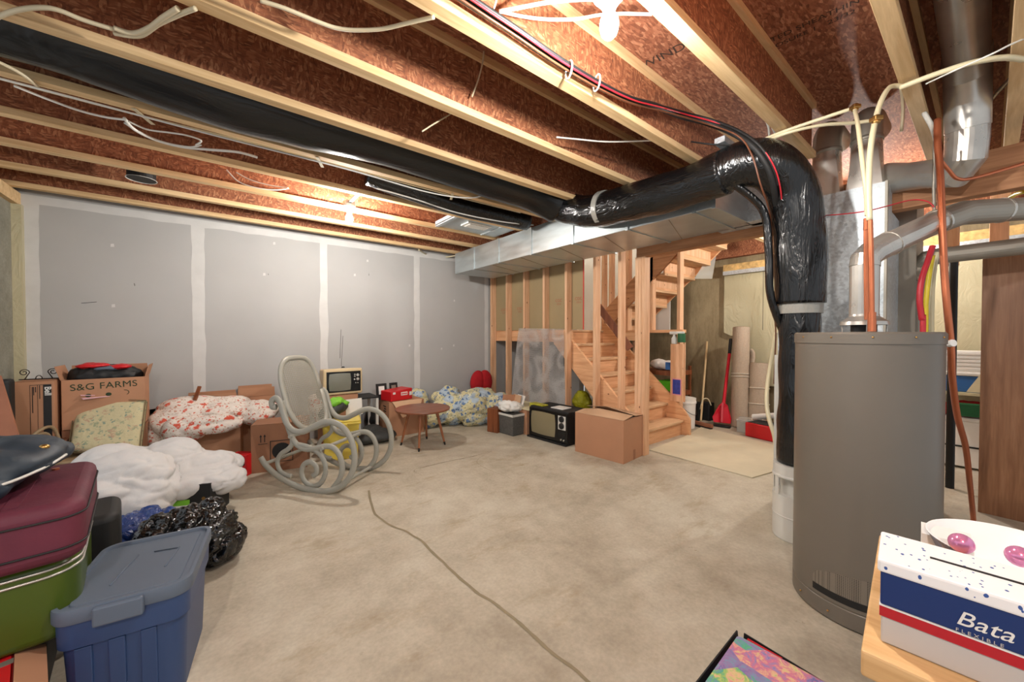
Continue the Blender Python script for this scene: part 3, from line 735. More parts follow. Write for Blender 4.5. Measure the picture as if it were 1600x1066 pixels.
# label stripe on right side
b = MB(); n = 6
for i in range(n):
    A = [R(-62+14*(i+q)/n) for q in (0, 1)]
    P = [(math.cos(a)*(HR+0.001), math.sin(a)*(HR+0.001)) for a in A]
    b.quad((*P[0],0.35),(*P[1],0.35),(*P[1],1.02),(*P[0],1.02))
build(b, 'instruction_label', M['paper'], t)
# flue of the heater
def pipe_path(P, r, name, mat, parent, seg=24, auto=14):
    b = MB(); b.tube(P, r, seg); return build(b, name, mat, parent, world=True, smooth=True, auto=auto)
t = thing('flue_pipe', 'bright metal flue pipe rising from the water heater and bending right', 'flue pipe', HC+Vector((0,0,1.32)))
c0 = HC
e1 = Vector((c0.x, c0.y, 1.545)); a1 = atdv(1388, 381, 1.70); a2 = atdv(1462, 347, 1.72); a3 = atdv(1500, 334, 1.74); a4 = atdv(1560, 330, 1.75); a5 = atdv(1680, 322, 1.74)
pipe_path([c0+Vector((0,0,1.32)), e1], 0.0515, 'vertical_section', M['pipe'], t)
pipe_path([c0+Vector((0,0,1.54)), c0+Vector((0.004,-0.002,1.575)), c0+Vector((0.03,-0.02,1.605)), a1+(a1-a2)*0.12, a1], 0.054, 'elbow', M['pipe'], t)
pipe_path([a1, a2], 0.051, 'sloping_section', M['pipe'], t)
pipe_path([a2-(a2-a1)*0.03, a2+(a3-a2)*0.5, a3, a4], 0.0545, 'elbow', M['dullpipe'], t)
pipe_path([a4, a5], 0.0515, 'horizontal_section', M['dullpipe'], t)
for q, d_ in ((a1, a2-a1), (a2, a2-a1), (a4, a5-a4)):
    d_ = d_.normalized(); pipe_path([q-d_*0.005, q+d_*0.005], 0.0565, 'crimp_ring', M['pipe'], t)
t = thing('flue_pipe', 'dull grey vent pipe behind the heater flue, elbowing right above the brown panel', 'flue pipe', atdv(1432, 560, 2.6))
P = [atdv(1431, 560, 2.6), atdv(1431, 440, 2.6), atdv(1433, 418, 2.6), atdv(1448, 404, 2.55), atdv(1470, 400, 2.5), atdv(1640, 380, 2.2)]
pipe_path(P[:2], 0.052, 'vertical_section', M['dullpipe'], t); pipe_path(P[1:5], 0.055, 'elbow', M['dullpipe'], t); pipe_path(P[4:], 0.052, 'horizontal_section', M['dullpipe'], t)
# black insulated duct
t = thing('insulated_duct', 'fat black plastic-wrapped duct from the joist bay over the trunk and down to the pail', 'duct', (2.76, 0.707, 0.43))
def lump(P, r, n=5, amp=0.05, seg=20, flat=1.0):
    P = smoothpath(P, n); rs = [(r*(1+amp*noise.noise(p*6)), r*flat*(1+amp*noise.noise(p*6+Vector((3,3,3))))) for p in P]; return P, rs
P, rs = lump([(-1.42,2.5,2.53),(-0.6,2.5,2.55),(0.1,2.5,2.50),(0.9,2.5,2.54),(1.6,2.5,2.52),(2.2,2.5,2.50),(2.45,2.44,2.42)], 0.17, 8)
b = MB(); b.tube(P, rs, 20); build(b, 'bay_section', M['blackpoly_x'], t, world=True, smooth=True)
P, rs = lump([(2.42,2.46,2.43),(2.50,2.32,2.36),(2.52,2.1,2.285),(2.515,1.7,2.255),(2.51,1.3,2.235),(2.50,1.02,2.25)], 0.135, 8, 0.09)
rs[0] = (0.07, 0.07); rs[1] = (0.10, 0.10)
b = MB(); b.tube(P, rs, 24); build(b, 'lying_section', M['blackpoly_h'], t, world=True, smooth=True)
P, rs = lump([(2.50,1.06,2.25),(2.52,0.92,2.27),(2.58,0.80,2.22),(2.68,0.73,2.08),(2.735,0.71,1.86),(2.755,0.707,1.64),(2.76,0.707,1.42)], 0.128, 8, 0.08)
b = MB(); b.tube(P, rs, 24); build(b, 'drop_section', M['blackpoly'], t, world=True, smooth=True)
b = MB(); b.tube([(2.76,0.707,1.36),(2.76,0.707,1.45)], [0.112,0.116], 24); build(b, 'tape_band', M['ducttape'], t, world=True, smooth=True, auto=30)
P, rs = lump([(2.76,0.707,1.40),(2.76,0.707,1.30),(2.76,0.707,1.0),(2.76,0.707,0.7),(2.76,0.707,0.46)], 0.104, 8, 0.12)
rs[0] = (0.10,0.10)
b = MB(); b.tube(P, rs, 24); build(b, 'lower_section', M['blackpoly'], t, world=True, smooth=True)
b = MB(); b.tube([(2.518,2.0,2.28),(2.518,1.955,2.275)], 0.142, 24); build(b, 'tape_band', M['ducttape'], t, world=True, smooth=True, auto=30)
P = smoothpath([(2.47,1.02,2.2),(2.60,0.86,2.0),(2.64,0.835,1.75),(2.655,0.83,1.5),(2.70,0.80,1.33),(2.80,0.78,1.2)], 8)
b = MB(); b.tube(P, [(0.03,0.02)]*len(P), 10); build(b, 'hanging_plastic_fold', M['blackpoly'], t, world=True, smooth=True)
# combustion air pail
t = thing('metal_pail', 'pale metal pail with a slot holding the bottom of the black duct', 'pail', (2.76, 0.707, 0.0))
b = MB(); b.lathe([(0.118,0.0),(0.124,0.01),(0.124,0.14),(0.127,0.145),(0.124,0.15),(0.124,0.27)], seg=40); build(b, 'pail_body', M['offwhite'], t, smooth=True, auto=30)
b = MB(); b.lathe([(0.123,0.372),(0.128,0.378),(0.128,0.386),(0.123,0.392),(0.122,0.45)], seg=40); build(b, 'collar', M['offwhite'], t, smooth=True, auto=30)
b = MB(); b.lathe([(0.085,0.20),(0.085,0.44)], seg=32); build(b, 'inner_pipe', M['offwhite'], t, smooth=True, auto=30)
for a in (140, 200, 262, 20, 80):
    b = MB(); b.beam((math.cos(R(a))*0.123, math.sin(R(a))*0.123, 0.26), (math.cos(R(a))*0.123, math.sin(R(a))*0.123, 0.38), 0.03, 0.002, (math.cos(R(a)), math.sin(R(a)), 0)); build(b, 'strap', M['offwhite'], t)
b = MB(); b.box(2.90, 2.94, 0.845, 0.875, 0.0, 1.10); single('metal_channel', b, M['offwhite'], 'narrow light grey upright channel just left behind the black duct', 'channel')
# sheet metal pan with grille between the joists
t = thing('ceiling_register', 'galvanised sheet pan with a small grille between joists above the drywall corner', 'register', (2.25, 3.49, 2.41))
build(MB().box(1.86, 2.64, 3.278, 3.712, 2.415, 2.425), 'pan', M['galvd'], t, world=True)
build(MB().box(1.86, 1.90, 3.278, 3.712, 2.405, 2.46), 'lip', M['galv'], t, world=True)
b = MB(); b.box(2.06, 2.36, 3.36, 3.52, 2.404, 2.415); build(b, 'grille_frame', M['white'], t, world=True, bevel=0.004)
b = MB()
for i in range(9): b.cbox((2.10+i*0.0275, 3.44, 2.402), (0.012, 0.12, 0.006), (0, R(35), 0))
build(b, 'grille_slats', M['offwhite'], t, world=True)
build(MB().box(2.44, 2.455, 3.278, 3.712, 2.408, 2.415), 'seam', M['galv'], t, world=True)
# ---- pipes and cables
def cable(name, P, r, mat, label, cat='cable', group=None, n=7, seg=8):
    b = MB(); b.tube(smoothpath(P, n), r, seg); return single(name, b, M[mat], label, cat, group, smooth=True)
ZP = 2.382
px = lambda L, z=ZP: [at(u, v, z) for u, v in L]
cable('water_pipe', px([(1330,172),(1290,185),(1214,211),(1147,239),(1070,268),(1000,294),(894,333),(850,352),(812,366),(770,381),(735,393),(700,402),(672,400),(655,391)]), 0.0095, 'pex', 'long cream plastic water line along the joist bottoms above the duct', 'pipe')
cable('water_pipe', px([(1366,190),(1330,195),(1275,199),(1216,214),(1150,243),(1060,276),(960,312)], 2.370), 0.0095, 'pex', 'second cream plastic water line running close under the long one', 'pipe')
cable('water_pipe', px([(1366,190),(1355,163),(1390,142),(1400,141),(1450,122),(1510,103),(1560,95),(1590,98)], 2.370)[3:], 0.0115, 'pex', 'thick cream plastic pipe crossing under the joists to the right edge', 'pipe')
def drop(L, ds): return [atdv(u, v, d) for (u, v), d in zip(L, ds)]
cable('water_pipe', drop([(1330,172),(1336,200),(1343,250),(1350,300),(1352,338)], [1.92,1.75,1.62,1.58,1.57]), 0.0085, 'pex', 'cream plastic pipe dropping from the left brass tee to the heater', 'pipe')
cable('water_pipe', drop([(1404,139),(1385,140),(1372,160),(1363,190),(1356,235),(1354,290),(1356,345)], [1.76,1.76,1.72,1.66,1.58,1.55,1.53]), 0.0105, 'pex', 'cream plastic pipe looping down in front of the right boot', 'pipe')
for (u, v, d, lb) in ((1331,171,1.90,'brass tee fitting on the upper cream pipe'), (1364,189,1.64,'brass tee fitting where the looping cream pipe meets the second line')):
    p = atdv(u, v, d); b = MB(); b.cbox(p, (0.035,0.035,0.02), (0,0,YAW)); b.tube([p+Vector((0,0,0.015)), p-Vector((0,0,0.02))], 0.014, 12); single('pipe_fitting', b, M['brass'], lb, 'pipe fitting', bevel=0.004)
b = MB(); b.tube([atdv(1357,345,1.53), atdv(1360,420,1.53), atdv(1362,500,1.53)], 0.0088, 14); b.tube([atdv(1362,488,1.53), atdv(1362,500,1.53)], 0.013, 14); b.tube([atdv(1362,500,1.53), Vector((atdv(1362,500,1.53).x, atdv(1362,500,1.53).y, 1.245))], 0.014, 14)
t = tag(build(b, 'copper_pipe', M['copper'], smooth=True, auto=30), 'straight copper pipe standing in front of the heater flue', 'pipe')
b = MB(); b.tube([atdv(1353,342,1.585), atdv(1353,360,1.585)], 0.014, 8); b.tube([atdv(1352,360,1.585), atdv(1353,420,1.60), atdv(1355,500,1.60)], 0.011, 10); tag(build(b, 'copper_pipe', M['copper'], smooth=True, auto=30), 'thinner copper pipe with a valve close behind the straight one', 'pipe')
cable('copper_tube', drop([(1459,190),(1460,230),(1463,256),(1466,300),(1470,370),(1474,430),(1479,480),(1486,540),(1489,590),(1498,650),(1512,700),(1520,760),(1527,819)], [1.75,1.72,1.70,1.68,1.66,1.66,1.66,1.68,1.74,1.86,2.02,2.22,2.44]), 0.0125, 'copper', 'long bent copper tube hanging down the right side of the heater to the floor', 'pipe')
cable('copper_tube', drop([(1464,252),(1478,268),(1492,281),(1520,279),(1600,256),(1660,240)], [1.72,1.73,1.74,1.74,1.7,1.66]), 0.0075, 'copper', 'thin copper tube running right from the bent tube under the brown beam', 'pipe')
b = MB(); b.tube([atdv(1482,537,1.68), atdv(1490,536,1.66)], 0.016, 10); single('pipe_strap', b, M['white'], 'small white strap holding the copper tube at the heater rim', 'strap')
cable('grey_pipe', drop([(1438,180),(1450,200),(1458,222),(1460,235)], [1.9,1.85,1.76,1.74]), 0.010, 'offwhite', 'short grey bent pipe meeting the copper tube top beside the shiny elbow', 'pipe')
cable('chain', drop([(1455,222),(1455,300),(1458,345)], [1.9,1.9,1.88]), 0.006, 'dullpipe', 'dark ribbed flexible line beside the bent copper tube', 'line')
cable('gas_line', drop([(1560,322),(1580,306),(1600,300),(1650,290)], [2.4,2.3,2.2,2.1]), 0.012, 'yellowpipe', 'bright yellow gas line above the flue at the right edge', 'pipe')
cable('thin_wire', drop([(1264,339),(1310,336),(1350,331),(1380,324),(1420,314),(1445,316),(1456,325)], [2.35,2.1,1.9,1.9,1.9,1.88,1.86]), 0.003, 'redwire', 'thin red wire crossing the galvanised plenum', 'wire')
cable('red_hose', drop([(1455,385),(1447,410),(1438,440),(1436,470),(1440,500),(1442,525),(1442,851)], [2.2]*7), 0.014, 'redwire', 'thick red hose hanging in front of the vent pipes', 'hose')
cable('yellow_hose', drop([(1455,400),(1450,430),(1446,470),(1446,520),(1446,836)], [2.3]*5), 0.012, 'yellowpipe', 'yellow hose hanging just behind the red hose', 'hose')
cable('white_hose', drop([(1462,395),(1456,440),(1455,525),(1455,829)], [2.35]*4), 0.012, 'pex', 'cream hose hanging right of the yellow hose', 'hose')
b = MB(); b.tube([atdv(1488,390,3.0), Vector((atdv(1488,390,3.0).x, atdv(1488,390,3.0).y, 0.0))], 0.025, 14); single('drain_pipe', b, M['black'], 'thin black upright drain pipe against the far wall right of the heater', 'pipe', smooth=True, auto=30)
cable('drain_hose', drop([(1212,520),(1206,560),(1200,600),(1199,630),(1203,655),(1211,680),(1214,700)], [2.9,2.85,2.8,2.75,2.7,2.66,2.66]), 0.014, 'pex', 'cream drain hose bowing out left of the black duct', 'hose')
# bundle along the joist beside the near bulb
def yb(L, Y): return [aty(u, v, Y) for u, v in L]
bund = [(690,-18),(715,2),(760,32),(800,58),(850,92),(890,117),(935,142),(980,162),(1020,172)]
tail = drop([(1060,184),(1105,196),(1145,212),(1175,233),(1196,262),(1207,296),(1212,340),(1214,400)], [2.30,2.32,2.22,2.14,2.12,2.16,2.28,2.40])
def off(P, dz, dy): return [p+Vector((0, dy, dz)) for p in P]
base = yb(bund, 1.175)
cable('line_set', off(base, 0.012, 0.0)+tail, 0.017, 'black', 'thick black insulated refrigerant line draped along the joist by the bulb', 'hose')
cable('line_set', off(base, 0.0, -0.03)[:8]+off(tail, 0.01, -0.02)[:6], 0.009, 'black', 'thinner black line running with the refrigerant line', 'hose')
cable('thermostat_wire', off(base, -0.012, -0.035)+off(tail, -0.004, -0.03)[:7], 0.004, 'redwire', 'red wire following the black refrigerant line', 'wire')
cable('thermostat_wire', off(base, -0.02, -0.02)+drop([(1100,196),(1150,215),(1172,245),(1186,290),(1197,320),(1203,350),(1206,400),(1207,470),(1212,520),(1210,600)], [2.28,2.18,2.12,2.12,2.2,2.3,2.4,2.5,2.62,2.7]), 0.0045, 'brownwire', 'brown wire following the refrigerant line and hanging down the black duct', 'wire')
for i, (u, v, d) in enumerate(((888,112,1.66),(931,132,1.78))):
    p = atdv(u, v, d); b = MB(); b.tube([p+Vector((0.03*math.cos(a), 0.0, 0.035*math.sin(a)))@Matrix.Rotation(0,4,'Z') if False else p+Vector((0.012*math.cos(a), 0.03*math.cos(a), 0.034*math.sin(a)-0.005)) for a in [2*PI*k/20 for k in range(21)]], 0.004, 6)
    single('cable_tie', b, M['white'], ('large' if i == 0 else 'small')+' white cable tie around the wire bundle near the bulb', 'cable tie', smooth=True)
# white cables at the near bulb
cable('electrical_cable', drop([(780,25),(815,18),(860,10),(905,6),(925,6)], [1.5,1.5,1.48,1.46,1.45]), 0.0075, 'cablew', 'white cable arriving from the left at the near bulb holder', 'cable')
cable('electrical_cable', drop([(783,25),(820,33),(860,37),(900,36),(935,30),(970,28),(1016,29)], [1.52,1.52,1.52,1.55,1.6,1.6,1.58]), 0.006, 'cablew', 'white cable sagging behind the near bulb', 'cable')
cable('electrical_cable', drop([(778,-5),(775,10),(772,20)], [1.45]*3), 0.004, 'cablew', 'short white cable end dropping at the top left of the near bulb', 'cable')
cable('electrical_cable', [Vector((1.75,0.80,2.56)), Vector((1.95,0.80,2.47)), Vector((2.15,0.80,2.50)), Vector((2.45,0.79,2.46)), Vector((2.62,0.80,2.43))], 0.006, 'cablew', 'white twin cable clipped inside the bay right of the bulb', 'cable')
cable('electrical_cable', [Vector((1.75,0.82,2.58)), Vector((2.0,0.83,2.50)), Vector((2.2,0.82,2.52)), Vector((2.5,0.81,2.47)), Vector((2.62,0.83,2.43))], 0.006, 'cablew', 'second white twin cable clipped inside the bay right of the bulb', 'cable')
# cables across the left ceiling
def zc(L, z): return [at(u, v, z) for u, v in L]
cable('electrical_cable', zc([(412,8),(450,20),(500,40),(530,50),(560,53),(600,51),(640,42),(680,33)], 2.392), 0.007, 'cable', 'cream cable drooping across two joists at the top left of centre', 'cable')
cable('electrical_cable', aty and [aty(757,75,1.70), aty(755,100,1.70), aty(748,128,1.70), aty(738,155,1.70)], 0.0045, 'cable', 'short cream cable end hanging on the strand board left of the bulb', 'cable')
cable('electrical_cable', [aty(704,182,1.9), aty(680,196,1.9), aty(661,208,1.9)], 0.004, 'cable', 'short cream cable stub below the long joist at centre', 'cable')
cable('electrical_cable', [aty(869,217,1.62), aty(900,220,1.60), aty(950,224,1.5), aty(1018,222,1.30)], 0.005, 'cablew', 'thin white cable stretched level between two joists right of centre', 'cable')
cable('electrical_cable', [atdv(1078,224,2.4), atdv(1110,228,2.3), atdv(1160,231,2.25)], 0.005, 'black', 'thin black cable crossing near the metal box by the duct', 'cable')
def alongx(y, pts, r, mat, label):
    return cable('electrical_cable', [Vector((x, y+dy, z)) for x, dy, z in pts], r, mat, label)
for j, (yy, zz, lb) in enumerate(((2.80,2.44,'upper'), (2.79,2.425,'middle'), (2.80,2.41,'lower'))):
    alongx(yy, [(-1.4,0,zz),(-0.5,0.01*j,zz-0.004),(0.4,0,zz),(1.3,0.005,zz-0.006),(2.3,0,zz)], 0.0055, 'cablew' if j == 1 else 'cable', lb+' of three cream cables stapled along the joist beyond the black duct')
alongx(2.74, [(-1.3,0,2.37),(-0.7,0.02,2.385),(0.0,0.0,2.37),(0.7,-0.03,2.36),(1.3,-0.04,2.34),(1.65,-0.1,2.36),(1.75,-0.28,2.39)], 0.0055, 'cablew', 'white cable sagging under the fat black duct')
alongx(2.25, [(-1.2,0,2.38),(-0.95,0.15,2.37),(-0.7,0.35,2.38),(-0.65,0.5,2.39)], 0.007, 'cable', 'cream cable crossing beneath the black duct at the far left')
for k, (x, yy) in enumerate(((0.55, 2.86),(1.55, 2.87),(-0.3,2.86))):
    b = MB(); b.beam((x-0.03, 2.72, 2.392), (x+0.03, 2.86, 2.392), 0.02, 0.003); single('cable_staple', b, M['cable'], ['pale strap holding cables under the joist at left centre', 'pale strap holding cables under the joist right of the small bulb', 'pale strap holding cables under the joist at far left'][k], 'strap')
lp = [([(200,188),(215,205),(250,222),(290,232),(330,236),(375,240),(405,248)],'thick white cable loop hanging at left under the joists', 0.008),
      ([(205,192),(235,205),(270,210),(295,214),(318,222),(310,229)],'thin white cable curling back at left under the joists', 0.005),
      ([(200,195),(230,214),(265,226),(300,232),(318,229)],'thin white cable end beside the thick loop at left', 0.005),
      ([(30,138),(80,158),(130,176),(170,186),(200,190)],'white cable coming in from the top left corner', 0.006),
      ([(186,50),(215,58),(240,50),(262,34),(285,20)],'cream cable bowing up between the top left joists', 0.009),
      ([(186,58),(225,62),(255,44),(290,28),(312,20)],'second cream cable bowing up between the top left joists', 0.008),
      ([(0,36),(40,22),(90,20),(140,38),(186,52)],'cream cable along the top left corner', 0.008)]
for L, lb, r_ in lp: cable('electrical_cable', zc(L, 2.385), r_, 'cablew' if 'white' in lb else 'cable', lb)
for L, lb in (([(357,267),(375,285),(400,294),(430,298),(453,296)],'thin white cable loop on the lit strand board above the drywall'), ([(372,271),(395,283),(425,291),(453,295)],'second thin white cable loop on the lit strand board above the drywall'), ([(545,278),(555,286),(573,284),(583,277)],'small hooked white cable end under the far joists')):
    cable('electrical_cable', [aty(u, v, 3.60) for u, v in L], 0.005, 'cablew', lb)
P, rs = lump([(0.95,3.08,2.52),(1.3,3.06,2.47),(1.7,3.04,2.43),(2.1,3.02,2.42),(2.55,3.0,2.42)], 0.09, 8)
b = MB(); b.tube(P, rs, 16); single('insulated_duct', b, M['blackpoly'], 'smaller black plastic-wrapped duct hanging between joists toward the drywall corner', 'duct', smooth=True)
cable('electrical_cable', [Vector((1.0,3.0,2.39)), Vector((1.3,2.98,2.37)), Vector((1.7,2.96,2.33)), Vector((2.2,2.95,2.34)), Vector((2.6,2.95,2.38))], 0.006, 'cablew', 'white cable sagging under the smaller black duct')
b = MB(); p = at(1165,232,2.40); b.box(2.42, 2.60, 1.0, 1.06, 2.405, 2.44); single('metal_plate', b, M['galv'], 'bright metal plate at the joist end above the black duct', 'plate')
b = MB(); p = Vector((0.0,0,0)); q = at(225,282,2.43); b.lathe([(0.083,0.0),(0.083,0.329)], c=q, seg=28); b.mi = 1; b.lathe([(0.09,-0.003),(0.09,0.0),(0.08,0.001)], c=q, seg=28, caps=False); single('round_duct_stub', b, [M['black'], M['offwhite']], 'round black duct opening with a pale rim between the joists above the drywall', 'duct opening')

# ================================================================ THINGS ON THE FLOOR
def axes(p, q, zero=True):              # rz of the box whose front runs p->q (left to right seen from the camera)
    d = q-p; return math.atan2(d.y, d.x), d.length
def placed(name, label, cat, uvL, uvR, depth, z0=0.0, group=None):
    p = at(*uvL, z0); q = at(*uvR, z0); rz, w_ = axes(p, q)
    yv = Vector((-math.sin(rz), math.cos(rz), 0)); c = (p+q)/2+yv*depth/2
    return thing(name, label, cat, (c.x, c.y, z0), rz, group), w_
def carton(t, w_, d_, h_, mat='card', closed=True, flaps=(), th=0.005):
    # local: x width (front at -y), y depth
    b = MB(); x, y = w_/2, d_/2
    b.box(-x, x, -y, -y+th, 0, h_); b.box(-x, x, y-th, y, 0, h_); b.box(-x, -x+th, -y+th, y-th, 0, h_); b.box(x-th, x, -y+th, y-th, 0, h_); b.box(-x+th, x-th, -y+th, y-th, 0, th)
    if closed: b.box(-x, x, -y, y, h_-th, h_)
    o = build(b, 'box_body', M[mat], t, bevel=0.0015)
    for side, ang, ln in flaps:         # flap angle from vertical, outward positive
        a = R(ang); b = MB()
        if side in ('L', 'R'):
            s = -1 if side == 'L' else 1
            p0 = Vector((s*x, 0, h_)); v = Vector((s*math.sin(a), 0, math.cos(a)))*ln
            b.prism([p0+Vector((0,-y,0)), p0+Vector((0,y,0)), p0+Vector((0,y*0.96,0))+v, p0+Vector((0,-y*0.96,0))+v], (s*0.004, 0, 0))
        else:
            s = -1 if side == 'F' else 1
            p0 = Vector((0, s*y, h_)); v = Vector((0, s*math.sin(a), math.cos(a)))*ln
            b.prism([p0+Vector((-x,0,0)), p0+Vector((x,0,0)), p0+Vector((x*0.96,0,0))+v, p0+Vector((-x*0.96,0,0))+v], (0, s*0.004, 0.001))
        build(b, 'flap', M[mat], t)
    return o
def rbox(b, x0, x1, y0, y1, z0, z1, r, n=6):   # box with rounded vertical edges
    pts = []
    for cx, cy, a0 in ((x1-r, y1-r, 0), (x0+r, y1-r, 90), (x0+r, y0+r, 180), (x1-r, y0+r, 270)):
        for k in range(n+1):
            a = R(a0+90*k/n); pts.append((cx+r*math.cos(a), cy+r*math.sin(a), z0))
    return b.prism(pts, (0, 0, z1-z0))
def blob(name, ells, mat, label=None, cat=None, vox=0.018, smooth=6, d1=0.03, s1=0.18, d2=0.012, s2=0.05, parent=None, group=None, flat=0.004, seg=20, rid=0.0, rs=5.0, rid2=0.0, rs2=14.0, stretch=(1,1,1), ymax=None):
    b = MB()
    for e in ells:
        c, r = e[0], e[1]; rot = e[2] if len(e) > 2 else (0, 0, 0)
        c = Vector(c)
        b.ball(c, r, rot, seg=seg, rings=12)
    o = build(b, name, M[mat], parent, smooth=True, world=parent is not None)
    m = o.modifiers.new('remesh', 'REMESH'); m.mode = 'VOXEL'; m.voxel_size = vox; m.use_smooth_shade = True
    m = o.modifiers.new('smooth', 'SMOOTH'); m.factor = 0.8; m.iterations = smooth
    for dd, ss, k in ((d1, s1, 'CLOUDS'), (d2, s2, 'CLOUDS')):
        if dd:
            tx = bpy.data.textures.new(name+'_relief', k); tx.noise_scale = ss
            if k == 'CLOUDS': tx.noise_depth = 2
            m = o.modifiers.new('folds', 'DISPLACE'); m.texture = tx; m.strength = dd; m.mid_level = 0.5; m.texture_coords = 'GLOBAL'
    # bake the result so the underside can be kept on what carries it
    dg = bpy.context.evaluated_depsgraph_get(); dg.update()
    me = bpy.data.meshes.new_from_object(o.evaluated_get(dg)); o.modifiers.clear(); old = o.data; o.data = me; bpy.data.meshes.remove(old)
    me.materials.clear(); me.materials.append(M[mat])
    if rid or rid2:
        off_ = o.location.copy(); st = Vector(stretch)
        nv = [v.normal.copy() for v in me.vertices]
        for v, nr in zip(me.vertices, nv):
            p = v.co+off_; p = Vector((p.x*st.x, p.y*st.y, p.z*st.z)); wv = noise.noise_vector(p*rs*0.5)*0.5
            h = min(1.0, abs(noise.noise(p*rs+wv))*3.2)**0.7*rid+min(1.0, abs(noise.noise(p*rs2+wv*2))*3.2)**0.8*rid2
            v.co += nr*(h-0.5*(rid+rid2))
    if ymax is not None:
        for v in me.vertices:
            if v.co.y+o.location.y > ymax: v.co.y = ymax-o.location.y
    if flat is not None:
        zo = o.matrix_world.translation.z if parent is None else 0
        zo = o.location.z
        for v in me.vertices:
            if v.co.z+zo < flat: v.co.z = flat-zo
    for p in me.polygons: p.use_smooth = True
    if label: tag(o, label, cat, group)
    return o

# ---- big closed carton before the stairs
t, w_ = placed('cardboard_box', 'large plain cardboard box standing before the bottom stairs and black television', 'box', (899,706), (975,727), 0.415)
carton(t, w_, 0.415, 0.415, 'card', True)
x, y = w_/2, 0.2075
b = MB(); b.prism([(-x, -y, 0.415), (x, -y, 0.415), (x, -0.03, 0.437), (-x*0.3, -0.045, 0.458), (-x, -0.05, 0.43)], (0,0,0.004)); build(b, 'flap', M['card3'], t)
b = MB(); b.box(-x+0.02, x-0.02, -0.07, 0.05, 0.4155, 0.418); build(b, 'gap_shade', M['black'], t)  # black sheet on the closed top, painting the shade between the flaps
b = MB(); b.prism([(-x, y, 0.415), (x, y, 0.415), (x, 0.02, 0.43), (-x*0.2, 0.03, 0.475), (-x, 0.01, 0.455)], (0,0,0.004)); build(b, 'flap', M['card3'], t)
b = MB(); b.box(x, x+0.001, -0.02, 0.02, 0.0, 0.10); build(b, 'tape', M['card2'], t)
# ---- black television
t, w_ = placed('television', 'old black television on the floor between bin and large cardboard box', 'television', (827,682), (887,699), 0.36)
h_ = 0.375; x = w_/2; y = 0.18
build(MB().box(-x, x, -y+0.02, y, 0.02, h_), 'case', M['black'], t, bevel=0.008)
b = MB(); b.box(-x, x, -y, -y+0.02, 0.02, h_-0.012); build(b, 'front_bezel', M['blackgloss'], t, bevel=0.006)
sx0, sx1 = -x+0.035, x-0.175
def crt(parent, x0, x1, z0, z1, yf, mat, bulge=0.018):
    b = MB(); n = 14; g = []
    for i in range(n+1):
        row = []
        for k in range(n+1):
            a, c = -1+2*i/n, -1+2*k/n
            # squircle outline
            fx = a*math.sqrt(1-0.12*c*c); fz = c*math.sqrt(1-0.12*a*a)
            row.append(b.bm.verts.new(((x0+x1)/2+fx*(x1-x0)/2, yf-bulge*(1-a*a*0.9)*(1-c*c*0.9), (z0+z1)/2+fz*(z1-z0)/2)))
        g.append(row)
    for i in range(n):
        for k in range(n): b._f([g[i][k], g[i+1][k], g[i+1][k+1], g[i][k+1]])
    return build(b, 'screen', M[mat], parent, smooth=True)
crt(t, sx0, sx1, 0.06, h_-0.045, -y-0.001, 'tvscreen2')
b = MB(); b.box(x-0.135, x-0.025, -y-0.004, -y, 0.17, h_-0.05); build(b, 'control_panel', M['offwhite'], t, bevel=0.002)
for z in (0.29, 0.215):
    b = MB(); b.lathe([(0.034,0),(0.034,0.012),(0.028,0.018),(0.004,0.019)], M=frame(Vector((x-0.08,-y-0.004,z)),(1,0,0),(0,0,1)), seg=24); build(b, 'channel_dial', M['black'], t, smooth=True, auto=30)
for dx in (0.045, 0.085):
    b = MB(); b.lathe([(0.010,0),(0.009,0.014)], M=frame(Vector((x-dx,-y-0.002,0.06)),(1,0,0),(0,0,1)), seg=14); build(b, 'knob', M['pipe'], t, smooth=True, auto=30)
b = MB()
for i in range(7): b.box(x-0.13, x-0.03, -y-0.003, -y, 0.085+i*0.01, 0.089+i*0.01)
build(b, 'speaker_grille', M['black'], t)
build(MB().box(-x-0.01, x+0.0, -y-0.03, y, 0.0, 0.02), 'plinth', M['black'], t, bevel=0.003)
tv = t
T = Matrix.Translation(t.location)@Matrix.Rotation(t.rotation_euler[2], 4, 'Z')
b = MB(); b.box(-0.02, 0.16, -0.10, 0.06, h_, h_+0.008, T); single('paper_sheet', b, M['paper'], 'white paper lying on top of the black television', 'paper')
# ---- grey bin with linen
p = at(779,676); q = at(805,684); r_ = at(825,677)
t = thing('storage_bin', 'dark grey woven bin heaped with white linens beside the black television', 'bin', ((p.x+r_.x)/2, (p.y+r_.y)/2, 0), math.atan2((q-p).y, (q-p).x))
wx = (q-p).length/2; wy = 0.15
b = MB(); b.hexa([(-wx*0.9,-wy*0.9,0),(wx*0.9,-wy*0.9,0),(wx*0.9,wy*0.9,0),(-wx*0.9,wy*0.9,0),(-wx,-wy,0.26),(wx,-wy,0.26),(wx,wy,0.26),(-wx,wy,0.26)]); build(b, 'bin_body', M['greybin'], t, bevel=0.01)
b = MB(); b.box(-wx-0.006, wx+0.006, -wy-0.006, -wy+0.01, 0.235, 0.262); b.box(-wx-0.006, wx+0.006, wy-0.01, wy+0.006, 0.235, 0.262); b.box(wx-0.008, wx+0.006, -wy, wy, 0.235, 0.262); b.box(-wx-0.006, -wx+0.008, -wy, wy, 0.235, 0.262); build(b, 'rim', M['offwhite'], t, bevel=0.004)
cb = t.location
